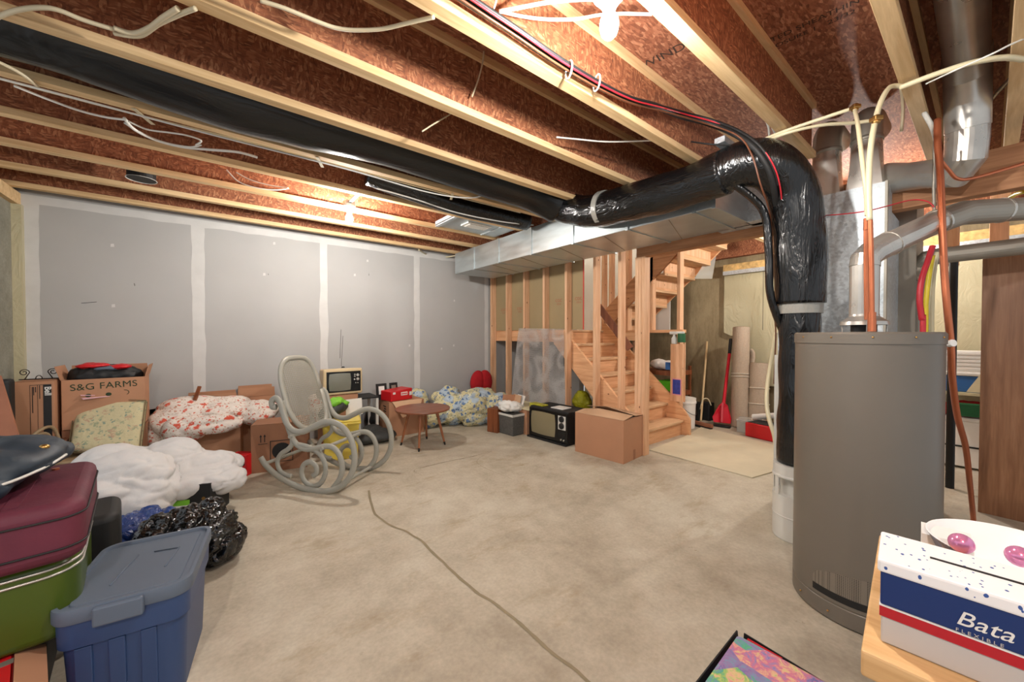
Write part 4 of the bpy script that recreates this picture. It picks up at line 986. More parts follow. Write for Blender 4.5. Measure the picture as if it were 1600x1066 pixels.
blob('folded_linen', [((cb.x-0.05, cb.y, 0.335), (0.15,0.13,0.06)), ((cb.x-0.09, cb.y+0.03, 0.37), (0.10,0.10,0.035)), ((cb.x+0.05, cb.y+0.03, 0.31), (0.13,0.12,0.06))], 'paper', 'white folded linen heaped in the dark grey bin', 'linen', vox=0.012, d1=0.02, s1=0.08, d2=0.0, rid=0.02, rs=12, flat=None)
for i, (dx, dy, tz, mt, lb) in enumerate(((0.10,0.06,12,'card3','brown card folder standing in the dark grey bin'), (0.13,0.03,18,'paper','white magazine leaning at the right side of the dark grey bin'), (0.04,0.13,5,'card','cardboard sheet standing behind the white linen in the bin'))):
    b = MB(); b.cbox((cb.x+dx, cb.y+dy, 0.36), (0.012 if i < 2 else 0.2, 0.18 if i < 2 else 0.012, 0.20), (0, R(tz), R(-10))); single('folder', b, M[mt], lb, 'folder')
# ---- small upright wooden case
t, w_ = placed('wooden_case', 'small upright brown wooden case left of the dark grey bin', 'case', (761,675), (777,678), 0.14)
build(MB().box(-w_/2, w_/2, -0.07, 0.07, 0, 0.30), 'case_body', M['brownwood'], t, bevel=0.005)
b = MB(); b.tube(smoothpath([(-0.03,0,0.30),(-0.025,0,0.322),(0.025,0,0.322),(0.03,0,0.30)], 4), 0.005, 8); build(b, 'handle', M['brownwood'], t, smooth=True)
# ---- blue and yellow comforter with red cushion
c1 = atd(668, 5.05); c2 = atd(700, 5.20); c3 = atd(735, 5.22); c4 = atd(775, 5.30); c5 = atd(655, 5.15); c6 = atd(800, 5.2)
blob('comforter', [((c2.x,c2.y-0.05,0.20),(0.27,0.22,0.20)), ((c3.x,c3.y-0.08,0.23),(0.28,0.22,0.24)), ((c4.x-0.02,c4.y-0.04,0.20),(0.24,0.20,0.23)), ((c1.x,c1.y,0.13),(0.16,0.18,0.13)), ((c5.x,c5.y+0.05,0.30),(0.14,0.12,0.17)), ((c2.x,c2.y+0.04,0.37),(0.2,0.12,0.12)), ((c6.x,c6.y-0.02,0.16),(0.12,0.12,0.15)), ((c3.x+0.1,c3.y-0.05,0.38),(0.25,0.13,0.09))], 'floralblue', 'blue and yellow floral comforter heaped on the floor in the drywall corner', 'comforter', vox=0.014, smooth=5, d1=0.06, s1=0.2, d2=0.0, rid=0.05, rs=3.2, rid2=0.012, rs2=12, stretch=(0.7,1,1.5), ymax=YW-0.01)
t = thing('red_cushion', 'dark red rounded chair cushion leaning on the wall above the blue comforter', 'cushion', (aty(751,600,4.82).x, 4.80, 0.40))
for s in (-1, 1):
    b = MB(); b.ball((s*0.07, 0, 0.12), (0.125, 0.07, 0.175), (0, -s*0.12, 0), seg=28, rings=16); build(b, 'cushion_half', M['redcloth'], t, smooth=True)
# ---- round coffee table
t = thing('round_table', 'small round brown wooden table on four splayed tapered legs', 'table', (1.795, 3.90, 0))
b = MB(); b.lathe([(0.27,0.392),(0.297,0.400),(0.300,0.410),(0.297,0.418),(0.01,0.420)], seg=56); build(b, 'tabletop', M['tablewood'], t, smooth=True, auto=30)
b = MB(); b.lathe([(0.19,0.375),(0.2,0.392)], seg=40); build(b, 'apron', M['legwood'], t, smooth=True, auto=30)
for a in (45, 135, 225, 315):
    a = R(a+10); p0 = Vector((0.15*math.cos(a), 0.15*math.sin(a), 0.39)); p1 = Vector((0.235*math.cos(a), 0.235*math.sin(a), 0.035)); p2_ = Vector((0.245*math.cos(a), 0.245*math.sin(a), 0.0))
    b = MB(); b.tube([p0, p1], [0.018, 0.011], 14); lg = build(b, 'leg', M['legwood'], t, smooth=True, auto=30)
    b = MB(); b.tube([p1, p2_], [0.0125, 0.009], 14); build(b, 'foot_cap', M['black'], lg, smooth=True, auto=30)
# ---- open box with drooping flap, red box on it
bp = at(608, 685)
t = thing('cardboard_box', 'cardboard box with a drooping flap behind the round table', 'box', (bp.x+0.225, bp.y+0.235, 0), 0)
carton(t, 0.45, 0.45, 0.42, 'card', True)
b = MB(); b.prism([(-0.19,-0.225,0.424),(0.2,-0.225,0.424),(0.12,-0.31,0.30),(-0.10,-0.33,0.24)], (0,-0.003,0.003)); build(b, 'flap', M['card3'], t)
b = MB()
for k, (z0, ln) in enumerate(((0.35,0.10),(0.32,0.07),(0.29,0.09),(0.25,0.06))): b.box(-0.2265, -0.225, -0.12, -0.12+ln, z0, z0+0.013)
build(b, 'printed_lines', M['inkblack'], t)
t, w_ = placed('red_case', 'bright red flat box with white labels on the cardboard box behind the round table', 'box', (605,629.5), (648,622.5), 0.22, 0.424)
b = MB(); b.hexa([(-0.15,-0.11,0),(0.16,-0.11,0),(0.16,0.11,0),(-0.15,0.11,0),(-0.15,-0.11,0.12),(0.16,-0.11,0.14),(0.16,0.11,0.14),(-0.15,0.11,0.12)]); build(b, 'box_body', M['red'], t, bevel=0.008)
b = MB(); b.box(-0.01, 0.085, -0.1125, -0.11, 0.06, 0.10); build(b, 'label', M['paper'], t)
b = MB(); b.box(0.115, 0.15, -0.1125, -0.11, 0.05, 0.095); build(b, 'label', M['paper'], t)
b = MB(); b.box(-0.125, -0.09, -0.1125, -0.11, 0.085, 0.11); build(b, 'label', M['paper'], t)
b = MB()
for k in range(5): b.box(-0.003+k*0.017, 0.009+k*0.017, -0.1135, -0.1124, 0.07, 0.09)
build(b, 'label_print', M['red'], t)
for i, (u, lb) in enumerate(((597,'small black-framed white card standing behind the left end of the red box'), (616,'small dark grey card box standing behind the middle of the red box'))):
    p = atd(u, 4.76 if i else 4.66); b = MB(); b.cbox((p.x, p.y+0.03, 0.424+0.10), (0.13 if i == 0 else 0.10, 0.03, 0.20), (R(-6), 0, R(8))); o = single('small_frame', b, [M['black'], M['paper']], lb, 'frame', bevel=0.002)
    b = MB(); b.cbox((p.x-0.005, p.y+0.012, 0.424+0.12), (0.075 if i == 0 else 0.06, 0.002, 0.10), (R(-6), 0, R(8))); build(b, 'card_insert', M['paper' if i == 0 else 'dullpipe'], o, world=True)
# ---- cream television on a box
b0 = aty(504, 620, 4.5)
t = thing('cardboard_box', 'brown cardboard box under the cream television', 'box', (1.09, 4.68, 0), 0)
carton(t, 0.36, 0.34, 0.555, 'card', True)
t = thing('television', 'retro cream television with a grey screen against the grey drywall', 'television', (b0.x+0.21, 4.66, 0.557), 0)
b = MB(); b.hexa([(-0.205,-0.15,0),(0.215,-0.15,0),(0.195,0.15,0.01),(-0.185,0.15,0.01),(-0.205,-0.15,0.295),(0.215,-0.15,0.295),(0.195,0.15,0.275),(-0.185,0.15,0.275)]); build(b, 'case', M['tvcream'], t, bevel=0.02, bseg=3)
b = MB(); b.box(-0.172, 0.192, -0.153, -0.145, 0.030, 0.262); build(b, 'front_panel', M['blackgloss'], t, bevel=0.002)
crt(t, -0.150, 0.085, 0.045, 0.245, -0.154, 'tvscreen', 0.012)
for (dx, z, r_) in ((0.158,0.215,0.017),(0.158,0.168,0.017),(0.125,0.222,0.009),(0.125,0.20,0.009),(0.122,0.165,0.009),(0.135,0.125,0.006),(0.158,0.125,0.006)):
    b = MB(); b.lathe([(r_,0),(r_*0.9,0.012),(r_*0.3,0.014)], M=frame(Vector((dx,-0.153,z)),(1,0,0),(0,0,1)), seg=18); build(b, 'knob', M['pipe'], t, smooth=True, auto=30)
b = MB(); b.lathe([(0.02,0.29),(0.016,0.303)], c=(0.05,0.05,0), seg=16); build(b, 'aerial_base', M['black'], t)
# dark side table
t = thing('side_table', 'small dark side table with pale legs between the cream television and red box', 'table', (1.37, 4.62, 0))
build(MB().box(-0.11, 0.13, -0.14, 0.20, 0.485, 0.505), 'tabletop', M['black'], t, bevel=0.004)
for sx, sy in ((0.115,-0.12),(0.115,0.18),(-0.09,-0.12),(-0.09,0.18)):
    build(MB().box(sx-0.014, sx+0.014, sy-0.014, sy+0.014, 0, 0.485), 'leg', M['offwhite'], t)
# yellow tote
t, w_ = placed('storage_tote', 'yellow plastic tote behind the rocking chair', 'tote', (503,724), (560,717), 0.28)
x = w_/2; b = MB(); b.hexa([(-x*0.92,-0.125,0),(x*0.92,-0.125,0),(x*0.92,0.125,0),(-x*0.92,0.125,0),(-x*1.02,-0.14,0.36),(x*1.02,-0.14,0.36),(x*1.02,0.14,0.36),(-x*1.02,0.14,0.36)]); build(b, 'tote_body', M['yellow'], t, bevel=0.012)
b = MB(); b.box(-x-0.02, x+0.02, -0.158, 0.158, 0.345, 0.368); b.box(-x-0.012, x+0.012, -0.15, 0.15, 0.368, 0.385); build(b, 'lid', M['yellow'], t, bevel=0.008)
b = MB(); b.box(-0.055, 0.055, -0.165, -0.15, 0.29, 0.36); build(b, 'handle', M['yellow'], t, bevel=0.006)
b = MB(); b.box(-0.035, 0.045, -0.168, -0.1645, 0.285, 0.325); build(b, 'label', M['paper'], t); b = MB(); b.box(-0.035, 0.045, -0.1695, -0.168, 0.308, 0.325); build(b, 'label_band', M['red'], t)
tc = t.location
blob('sports_bag', [((tc.x-0.07, tc.y+0.05, 0.47), (0.15,0.10,0.07), (0,-0.35,0.2)), ((tc.x-0.02, tc.y+0.08, 0.50), (0.11,0.08,0.08))], 'greycloth', 'dark grey bag on the yellow tote under a lime green cloth', 'bag', vox=0.012, d1=0.02, s1=0.08, d2=0.006, s2=0.03, flat=0.39)
blob('green_cloth', [((tc.x-0.06, tc.y+0.06, 0.545), (0.10,0.09,0.045), (0,-0.3,0.2)), ((tc.x+0.03, tc.y+0.08, 0.53), (0.07,0.07,0.03))], 'limegreen', 'lime green cloth crumpled on the dark bag above the yellow tote', 'cloth', vox=0.010, d1=0.025, s1=0.06, d2=0.01, s2=0.03, flat=0.40)
b = MB(); b.cbox((tc.x+0.15, tc.y+0.10, 0.47), (0.17, 0.01, 0.17), (R(-8),0,R(5))); single('paper_sheet', b, M['paper'], 'white paper sheet standing on the yellow tote under the television', 'paper')
# backpack on floor
p = at(592, 690)
blob('backpack', [((p.x, p.y, 0.07), (0.20,0.17,0.07)), ((p.x-0.05, p.y+0.10, 0.10), (0.13,0.12,0.08)), ((p.x-0.16,p.y-0.05,0.06),(0.12,0.1,0.06))], 'greycloth', 'dark grey nylon backpack lying flat on the floor left of the round table', 'backpack', vox=0.014, d1=0.03, s1=0.12, d2=0.008, s2=0.03)
p = at(588, 678)
blob('black_bag', [((p.x, p.y+0.12, 0.16), (0.10,0.08,0.16))], 'black', 'upright black bag against the cardboard box behind the grey backpack', 'bag', vox=0.016, d1=0.03, s1=0.1, d2=0.0)
# ---- cartons behind the rocker
t, w_ = placed('cardboard_box', 'brown cardboard box printed with two arrows behind the rocking chair', 'box', (390,742), (478,731), 0.30)
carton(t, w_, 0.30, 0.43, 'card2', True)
x = w_/2
b = MB(); yf = -0.1515
for cx in (-x+0.075, -x+0.105):
    b.box(cx-0.003, cx+0.003, yf, yf+0.001, 0.27, 0.325); b.prism([(cx-0.010,yf,0.32),(cx+0.010,yf,0.32),(cx,yf,0.34)], (0,0.001,0))
b.box(-x+0.055, -x+0.125, yf, yf+0.001, 0.253, 0.258)
build(b, 'arrow_print', M['inkblack'], t)
b = MB(); cx = -x+0.235; n = 4
b.box(cx-0.09, cx+0.09, yf, yf+0.001, 0.27, 0.276); b.box(cx-0.09, cx+0.09, yf, yf+0.001, 0.08, 0.086); b.box(cx-0.09, cx-0.084, yf, yf+0.001, 0.08, 0.276); b.box(cx+0.084, cx+0.09, yf, yf+0.001, 0.08, 0.276)
b.lathe([(0.075,0),(0.075,0.001)], M=frame(Vector((cx, yf, 0.178)), (1,0,0), (0,0,1)), seg=28)
build(b, 'logo_print', M['inkblack'], t)
t, w_ = placed('cardboard_box', 'brown cardboard box under the red floral quilt left of the arrow box', 'box', (303,733), (374,723), 0.30)
carton(t, w_, 0.30, 0.46, 'card', True)
t, w_ = placed('red_box', 'small bright red box on the floor beside the arrow box', 'box', (354,746), (383,746), 0.12)
build(MB().box(-w_/2, w_/2, -0.06, 0.06, 0, 0.185), 'box_body', M['red'], t, bevel=0.004)
b = MB(); b.lathe([(0.02,0),(0.02,0.001)], M=frame(Vector((w_/2-0.035,-0.0605,0.11)), (1,0,0), (0,0,1)), seg=16); b.box(w_/2-0.055, w_/2-0.012, -0.0615, -0.0602, 0.045, 0.065); build(b, 'logo_print', M['inkblack'], t)
for u0, u1, yb_, zz, lb in ((287,371,4.66,0.655,'cardboard box against the drywall behind the red floral quilt, left one'), (373,432,4.66,0.69,'cardboard box against the drywall behind the rocking chair back')):
    xa = aty(u0, 600, 4.5).x; xb = aty(u1, 600, 4.5).x
    t = thing('cardboard_box', lb, 'box', ((xa+xb)/2, 4.80, 0)); carton(t, xb-xa, 0.24, zz-0.09, 'card', False, (('F',8,0.09),('B',-3,0.09)))
b = MB(); b.beam(aty(303,626,4.55), aty(311,604,4.6), 0.025, 0.018); b.beam(Vector((aty(303,626,4.55).x, 4.55, 0.0)), aty(303,626,4.55), 0.025, 0.018); single('wooden_stick', b, M['brownwood'], 'brown wooden stick poking up behind the red floral quilt', 'stick')
q1 = atdv(255,655,3.55); q2 = atdv(300,640,3.55); q3 = atdv(350,640,3.65); q4 = atdv(400,645,3.7); q5 = atdv(262,672,3.35)
blob('quilt', [(q1,(0.22,0.20,0.14)), (q2,(0.27,0.24,0.115)), (q3,(0.27,0.24,0.11)), (q4,(0.20,0.2,0.10)), (q5,(0.16,0.14,0.17)), (atdv(330,665,3.35),(0.22,0.08,0.08)), (atdv(290,672,3.3),(0.16,0.10,0.12))], 'floralred', 'white quilt with red flowers heaped over the cardboard boxes', 'quilt', vox=0.014, smooth=5, d1=0.04, s1=0.2, d2=0.0, rid=0.03, rs=3.4, rid2=0.010, rs2=12, stretch=(0.6,1,1.5), ymax=YW-0.3)
blob('quilt', [(atdv(497,637,3.95),(0.09,0.12,0.17),(0,-0.4,0)), (atdv(505,655,3.9),(0.08,0.10,0.10))], 'floralred', 'end of a red floral quilt hanging between rocking chair and cream television', 'quilt', vox=0.015, d1=0.04, s1=0.12, d2=0.015, s2=0.04)
# ---- left stack: cartons, iron stand
def plainbox(x0, x1, y0, y1, z0, z1, mat, name, label, cat, bevel=0.003, flaps=(), closed=True):
    t = thing(name, label, cat, ((x0+x1)/2, (y0+y1)/2, z0)); carton(t, x1-x0, y1-y0, z1-z0, mat, closed, flaps); return t
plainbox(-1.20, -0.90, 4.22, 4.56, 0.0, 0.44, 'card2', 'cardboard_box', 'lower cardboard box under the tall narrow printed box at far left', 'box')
t = plainbox(-1.150, -0.965, 4.30, 4.52, 0.442, 0.896, 'card', 'cardboard_box', 'narrow brown box with a black printed stripe at the far left wall', 'box')
b = MB(); b.box(0.040, 0.080, -0.1115, -0.110, 0.03, 0.425); build(b, 'black_stripe', M['inkblack'], t)
b = MB()
for xx in (-0.022, 0.013): b.box(xx, xx+0.002, -0.1112, -0.110, 0.03, 0.425)
b.box(-0.022, 0.04, -0.1112, -0.110, 0.03, 0.033); b.box(-0.022, 0.04, -0.1112, -0.110, 0.422, 0.425)
for k, (xx, z0, ln) in enumerate(((-0.012,0.22,0.19),(-0.006,0.35,0.06),(0.003,0.37,0.04),(0.022,0.32,0.10))): b.box(xx, xx+0.004, -0.1112, -0.110, z0, z0+ln)
build(b, 'printed_lines', M['inkblack'], t)
text('Bell', 0.045, M['paper'], 'white_lettering', t, frame(Vector((0.062,-0.1118,0.375)), (0,0,-1), (1,0,0)), 0.0003, bold=0.001)
def scroll(c, r, turns, s, z0, ex=1):
    P = []
    for i in range(26):
        a = i/25; th = PI*0.0+turns*2*PI*a; rr = r*(1-0.75*a); P.append((c[0]+s*rr*math.cos(th), c[1], c[2]+rr*math.sin(th)))
    return P
t = thing('iron_stand', 'wrought iron scroll stand topping the narrow printed box at far left', 'stand', (-1.06, 4.42, 0.897))
for cx, s in ((-0.075,-1),(0.065,1)):
    b = MB(); P = [(cx-s*0.02*0, 0, 0.0)]+[Vector(p) for p in scroll((cx,0,0.055), 0.026, 1.4, -s, 0)]; b.tube(P, 0.0032, 6); build(b, 'scroll', M['iron'], t, smooth=True)
b = MB(); b.tube([(-0.10,0,0.004),(0.10,0,0.004)], 0.004, 6); b2 = b; build(b, 'base_bar', M['iron'], t)
b = MB(); b.tube([(0.016*math.cos(a)-0.005, 0, 0.004+0.026*math.sin(a)) for a in [PI*k/12 for k in range(13)]], 0.003, 6); build(b, 'arch', M['iron'], t)
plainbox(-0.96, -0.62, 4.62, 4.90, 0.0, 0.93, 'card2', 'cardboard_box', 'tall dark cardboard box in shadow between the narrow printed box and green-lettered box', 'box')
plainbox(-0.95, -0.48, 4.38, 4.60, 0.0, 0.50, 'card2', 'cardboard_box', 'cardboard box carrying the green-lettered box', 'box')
t = plainbox(-0.944, -0.486, 4.36, 4.61, 0.502, 0.885, 'card', 'cardboard_box', 'open cardboard box lettered in green with clothing on top', 'box', closed=False, flaps=(('L',16,0.11),('R',14,0.10),('B',-10,0.10)))
text('S&G FARMS', 0.071, M['inkgreen'], 'green_lettering', t, frame(Vector((0.0,-0.1262,0.325)), (1,0,0.03), (-0.03,0,1)), 0.0004, bold=0.0, spacing=1.04)
b = MB()
for cx in (-0.09, 0.02): b.ball((cx,-0.1255,0.255), (0.018,0.001,0.014), seg=10, rings=6)
P = [(0.11+0.025*math.cos(a), -0.1258, 0.262+0.02*math.sin(a)) for a in [R(-60+12*k) for k in range(14)]]; b.tube(P, 0.002, 5)
build(b, 'green_emblem', M['inkgreen'], t)
bc = Vector((-0.715, 4.485, 0.90))
blob('folded_clothing', [(bc+Vector((-0.06,0,0.0)), (0.17,0.10,0.10)), (bc+Vector((0.06,0,-0.005)), (0.15,0.10,0.09))], 'black', 'dark clothing piled in the green-lettered box', 'clothing', vox=0.012, d1=0.02, s1=0.06, d2=0.008, s2=0.03, flat=0.6)
for dx, dz, sz, mt, lb in ((-0.08,0.085,(0.10,0.08,0.022),'red','red garment on top of the dark clothing, left side'), (0.075,0.070,(0.07,0.085,0.022),'red','red garment on top of the dark clothing, right side'), (0.0,0.062,(0.09,0.09,0.02),'greylid','pale blue-grey garment folded between the red ones')):
    blob('garment', [(bc+Vector((dx,-0.025,dz)), sz)], mt, lb, 'clothing', vox=0.008, smooth=2, d1=0.02, s1=0.05, d2=0.0, flat=0.6)
b = MB(); p = Vector((-1.22, 4.58, 0)); b.box(-1.19, -1.115, 4.10, 4.20, 0.0, 0.93); single('dark_slab', b, M['black'], 'tall narrow black slab against the concrete at the far left', 'slab', bevel=0.02)
b = MB(); b.beam(atdv(-14,590,2.3), atdv(20,712,2.25), 0.07, 0.02, (0,1,0)); single('wooden_plank', b, M['strap'], 'reddish wooden plank leaning at the left picture edge', 'plank')
# ---- chair with floral cushion
def quadcushion(name, P, thick, mat, parent=None, n=14, label=None, cat=None):
    P = [Vector(p) for p in P]; nrm = (P[1]-P[0]).cross(P[3]-P[0]).normalized(); b = MB(); g = [[], []]
    for s in (0, 1):
        for i in range(n+1):
            row = []
            for k in range(n+1):
                a, c = i/n, k/n; q = P[0]*(1-a)*(1-c)+P[1]*a*(1-c)+P[2]*a*c+P[3]*(1-a)*c
                ea, ec = 2*a-1, 2*c-1; hgt = thick/2*((1-ea**4)*(1-ec**4))**0.4
                q = q+nrm*(hgt if s else -hgt)+nrm*0.012*noise.noise(q*6)
                if s == 0 and (i in (0, n) or k in (0, n)): row.append(None)
                else: row.append(b.bm.verts.new(q))
            g[s].append(row)
    for i in range(n+1):
        for k in range(n+1):
            if g[0][i][k] is None: g[0][i][k] = g[1][i][k]
    for s in (0, 1):
        for i in range(n):
            for k in range(n): b._f([g[s][i][k], g[s][i+1][k], g[s][i+1][k+1], g[s][i][k+1]])
    o = build(b, name, M[mat], parent, smooth=True, world=parent is not None)
    if label: tag(o, label, cat)
    return o, P
CP = [atdv(104,708,2.78), atdv(216,714,2.92), atdv(228,627,3.12), atdv(118,624,2.98)]
nn = (CP[1]-CP[0]).cross(CP[3]-CP[0]).normalized()
o, _ = quadcushion('seat_cushion', CP, 0.09, 'floralcush', label='faded floral seat cushion leaning back in the rattan chair', cat='cushion')
b = MB(); CC = CP+[CP[0]]; 
for s in (-1, 1):
    b.tube([p+nn*0.022*s for p in CC], 0.0045, 6); 
    pp = build(b, 'piping', M['piping'], o, world=True, smooth=True) if False else None
b.bm.free()
for s in (-1, 1):
    b = MB(); b.tube([p-(p-sum(CP, Vector())/4)*0.01+nn*0.016*s for p in CC], 0.004, 6)
    pp = build(b, 'piping', M['piping'], None, smooth=True); mw = Matrix.Translation(pp.location); pp.parent = o; pp.location = pp.location-o.location
cc = (CP[0]+CP[1])/2
t = thing('rattan_chair', 'low rattan tub chair holding the faded floral cushion', 'chair', (cc.x-0.04, cc.y+0.02, 0))
for z, rx, ry in ((0.32,0.27,0.15),(0.18,0.24,0.14),(0.02,0.22,0.13)):
    b = MB(); b.tube([(rx*math.cos(a), ry*math.sin(a), z) for a in [2*PI*k/36 for k in range(37)]], 0.011, 8); build(b, 'hoop', M['wicker'], t, smooth=True)
for k in range(14):
    a = 2*PI*k/14; b = MB(); b.tube(smoothpath([(0.22*math.cos(a),0.13*math.sin(a),0.02),(0.23*math.cos(a),0.135*math.sin(a),0.12),(0.25*math.cos(a),0.14*math.sin(a),0.22),(0.27*math.cos(a),0.15*math.sin(a),0.32)], 4), 0.007, 6); build(b, 'spindle', M['wicker'], t, smooth=True)
build(MB().lathe([(0.25,0.30),(0.26,0.315),(0.02,0.32)], seg=36, ell=0.55), 'seat', M['wicker'], t, smooth=True, auto=30)
for dx, zt_ in ((-0.30,0.53),(-0.33,0.49)):
    b = MB(); b.tube(smoothpath([(dx,-0.14,0.30),(dx-0.02,-0.12,0.42),(dx,-0.02,zt_),(dx+0.06,0.10,zt_+0.01),(dx+0.10,0.14,0.30)], 6), 0.011, 8); build(b, 'arm_hoop', M['wicker'], t, smooth=True)
pk = (CP[2]+CP[3])/2
b = MB(); b.cbox(pk+Vector((-0.03,-0.03,0.042)), (0.26,0.06,0.004), (R(6),R(-2),R(20))); b.cbox(pk+Vector((-0.06,-0.02,0.052)), (0.22,0.05,0.004), (R(4),R(6),R(16))); single('pink_papers', b, M['pinkpaper'], 'pink papers resting on the top edge of the floral cushion', 'paper')
# ---- white duvet heap
W = lambda u, v, d: atdv(u, v, d)
blob('duvet', [(W(190,765,2.30),(0.25,0.24,0.20)), (W(170,742,2.45),(0.22,0.22,0.16)), (W(262,720,2.66),(0.20,0.20,0.13)), (W(318,735,2.68),(0.22,0.20,0.115)), (W(345,750,2.62),(0.13,0.14,0.085)), (W(225,735,2.6),(0.22,0.22,0.15)), (W(222,785,2.25),(0.09,0.12,0.10)), (W(300,760,2.5),(0.16,0.06,0.05)), (W(240,765,2.3),(0.07,0.09,0.10)), (W(205,790,2.35),(0.20,0.18,0.12))], 'duvet', 'large white duvet heaped over boxes at the left', 'duvet', vox=0.011, smooth=6, d1=0.06, s1=0.22, d2=0.0, rid=0.045, rs=3.0, rid2=0.010, rs2=11, stretch=(0.55,1.1,1.6))
t, w_ = placed('appliance_box', 'black printed box with a green band under the right side of the white duvet', 'box', (262,822), (326,815), 0.26)
build(MB().box(-w_/2, w_/2, -0.13, 0.13, 0, 0.245), 'box_body', M['black'], t, bevel=0.002)
b = MB(); b.box(-w_/2+0.012, -0.005, -0.1315, -0.13, 0.06, 0.115); build(b, 'white_panel', M['paper'], t)
b = MB(); b.box(-w_/2+0.012, -0.005, -0.1315, -0.13, 0.115, 0.15); build(b, 'green_band', M['limegreen'], t)
b = MB()
for k in range(3): b.lathe([(0.011,0),(0.011,0.001)], M=frame(Vector((w_/2-0.04,-0.1302,0.07+k*0.04)), (1,0,0), (0,0,1)), seg=14)
build(b, 'round_emblems', M['brass'], t)
b = MB(); p = at(232, 830); b.box(p.x-0.16, p.x+0.12, p.y+0.03, p.y+0.24, 0, 0.17); single('cardboard_box', b, M['card2'], 'low cardboard box under the duvet behind the blue bag', 'box')
# rubbish bag
p = atd(300, 1.99)
blob('rubbish_bag', [((p.x,p.y,0.155),(0.19,0.17,0.155)), ((p.x-0.12,p.y-0.02,0.17),(0.11,0.12,0.13)), ((p.x+0.07,p.y-0.03,0.12),(0.14,0.13,0.12)), ((p.x+0.03,p.y+0.03,0.25),(0.10,0.09,0.07))], 'bagblack', 'shiny black rubbish bag on the floor beyond the blue tote', 'rubbish bag', vox=0.008, smooth=3, d1=0.03, s1=0.09, d2=0.0, rid=0.03, rs=11, rid2=0.014, rs2=30)
p = atd(198, 1.95)
blob('plastic_bag', [((p.x,p.y,0.14),(0.15,0.13,0.14)), ((p.x+0.08,p.y+0.02,0.20),(0.11,0.10,0.08)), ((p.x-0.06,p.y,0.19),(0.10,0.10,0.07))], 'bluebag', 'blue plastic bag between the black suitcase and rubbish bag', 'bag', vox=0.009, d1=0.03, s1=0.08, d2=0.0, rid=0.03, rs=10, rid2=0.012, rs2=28)
# ---- suitcases
def suitcase(name, label, c, rz, sz, mat, trim, r=0.05, handle=True):
    t = thing(name, label, 'suitcase', c, rz); x, y, z = sz[0]/2, sz[1]/2, sz[2]
    b = MB(); rbox(b, -x, x, -y, y, 0, z, r); build(b, 'shell', M[mat], t, bevel=min(0.03, z*0.3), bseg=4, smooth=True, auto=60)
    return t, x, y, z
def loop(x, y, z, r, e=0.002, n=6):
    P = []
    for cx, cy, a0 in ((x-r, y-r, 0), (-x+r, y-r, 90), (-x+r, -y+r, 180), (x-r, -y+r, 270)):
        for k in range(n+1):
            a = R(a0+90*k/n); P.append(Vector((cx+(r+e)*math.cos(a), cy+(r+e)*math.sin(a), z)))
    return P+[P[0]]
t, x, y, z = suitcase('suitcase', 'dark lower suitcase on the floor under the green hard-shell one', (-0.70,1.98,0), R(7), (0.46,0.46,0.298), 'black', None)
t, x, y, z = suitcase('suitcase', 'glossy olive green hard-shell suitcase with white trim under the maroon one', (-0.654,1.954,0.30), R(7), (0.56,0.50,0.25), 'green', None, 0.08)
for zz in (0.205, 0.225):
    b = MB(); b.tube(loop(x, y, zz, 0.08), 0.004, 6); build(b, 'white_trim', M['pipe'], t, smooth=True)
t, x, y, z = suitcase('suitcase', 'maroon fabric suitcase lying under the dark backpack at the left edge', (-0.656,1.935,0.552), R(7), (0.60,0.556,0.178), 'maroon', None, 0.06)
for zz in (0.045, 0.135):
    b = MB(); b.tube(loop(x, y, zz, 0.06), 0.003, 6); build(b, 'zip', M['black'], t, smooth=True)
b = MB(); b.lathe([(0.010,0),(0.010,0.006)], M=frame(Vector((x-0.10,y-0.10,z+0.0)), (1,0,0), (0,1,0)), seg=12); build(b, 'stud', M['copper'], t)
b = MB(); b.box(x-0.16, x-0.13, -y+0.05, y-0.05, z-0.002, z+0.003); build(b, 'strap', M['maroon'], t)
t, x, y, z = suitcase('suitcase', 'black suitcase with pale piping standing between maroon suitcase and blue bag', (-0.475,2.42,0.0), R(7), (0.24,0.30,0.47), 'black', None, 0.05)
o = blob('backpack', [((-0.72,1.98,0.81),(0.31,0.26,0.075)), ((-0.78,1.90,0.84),(0.27,0.20,0.065)), ((-0.64,2.04,0.82),(0.23,0.2,0.075)), ((-0.70,1.80,0.785),(0.22,0.15,0.055))], 'navycloth', 'dark navy backpack lying on top of the maroon suitcase', 'backpack', vox=0.010, smooth=7, d1=0.04, s1=0.25, d2=0.0, rid=0.02, rs=5, flat=0.733)
ob = bpy.data.objects[o.name]
b = MB(); b.tube(smoothpath([(-0.98,1.72,0.80),(-0.82,1.685,0.79),(-0.66,1.69,0.788),(-0.52,1.76,0.79),(-0.45,1.88,0.80),(-0.42,1.98,0.815)], 6), 0.0045, 6); pp = build(b, 'white_piping', M['offwhite'], None, smooth=True); pp.parent = ob; pp.location -= ob.location
b = MB(); b.tube([(-0.64,1.78,0.868),(-0.67,1.745,0.855),(-0.72,1.72,0.85),(-0.78,1.70,0.845)], 0.006, 6); pp = build(b, 'orange_cord', M['orange'], None, smooth=True); pp.parent = ob; pp.location -= ob.location
b = MB(); b.ball((-0.462,1.95,0.855), (0.014,0.012,0.010), seg=10, rings=6); pp = build(b, 'gold_badge', M['brass'], None, smooth=True); pp.parent = ob; pp.location -= ob.location
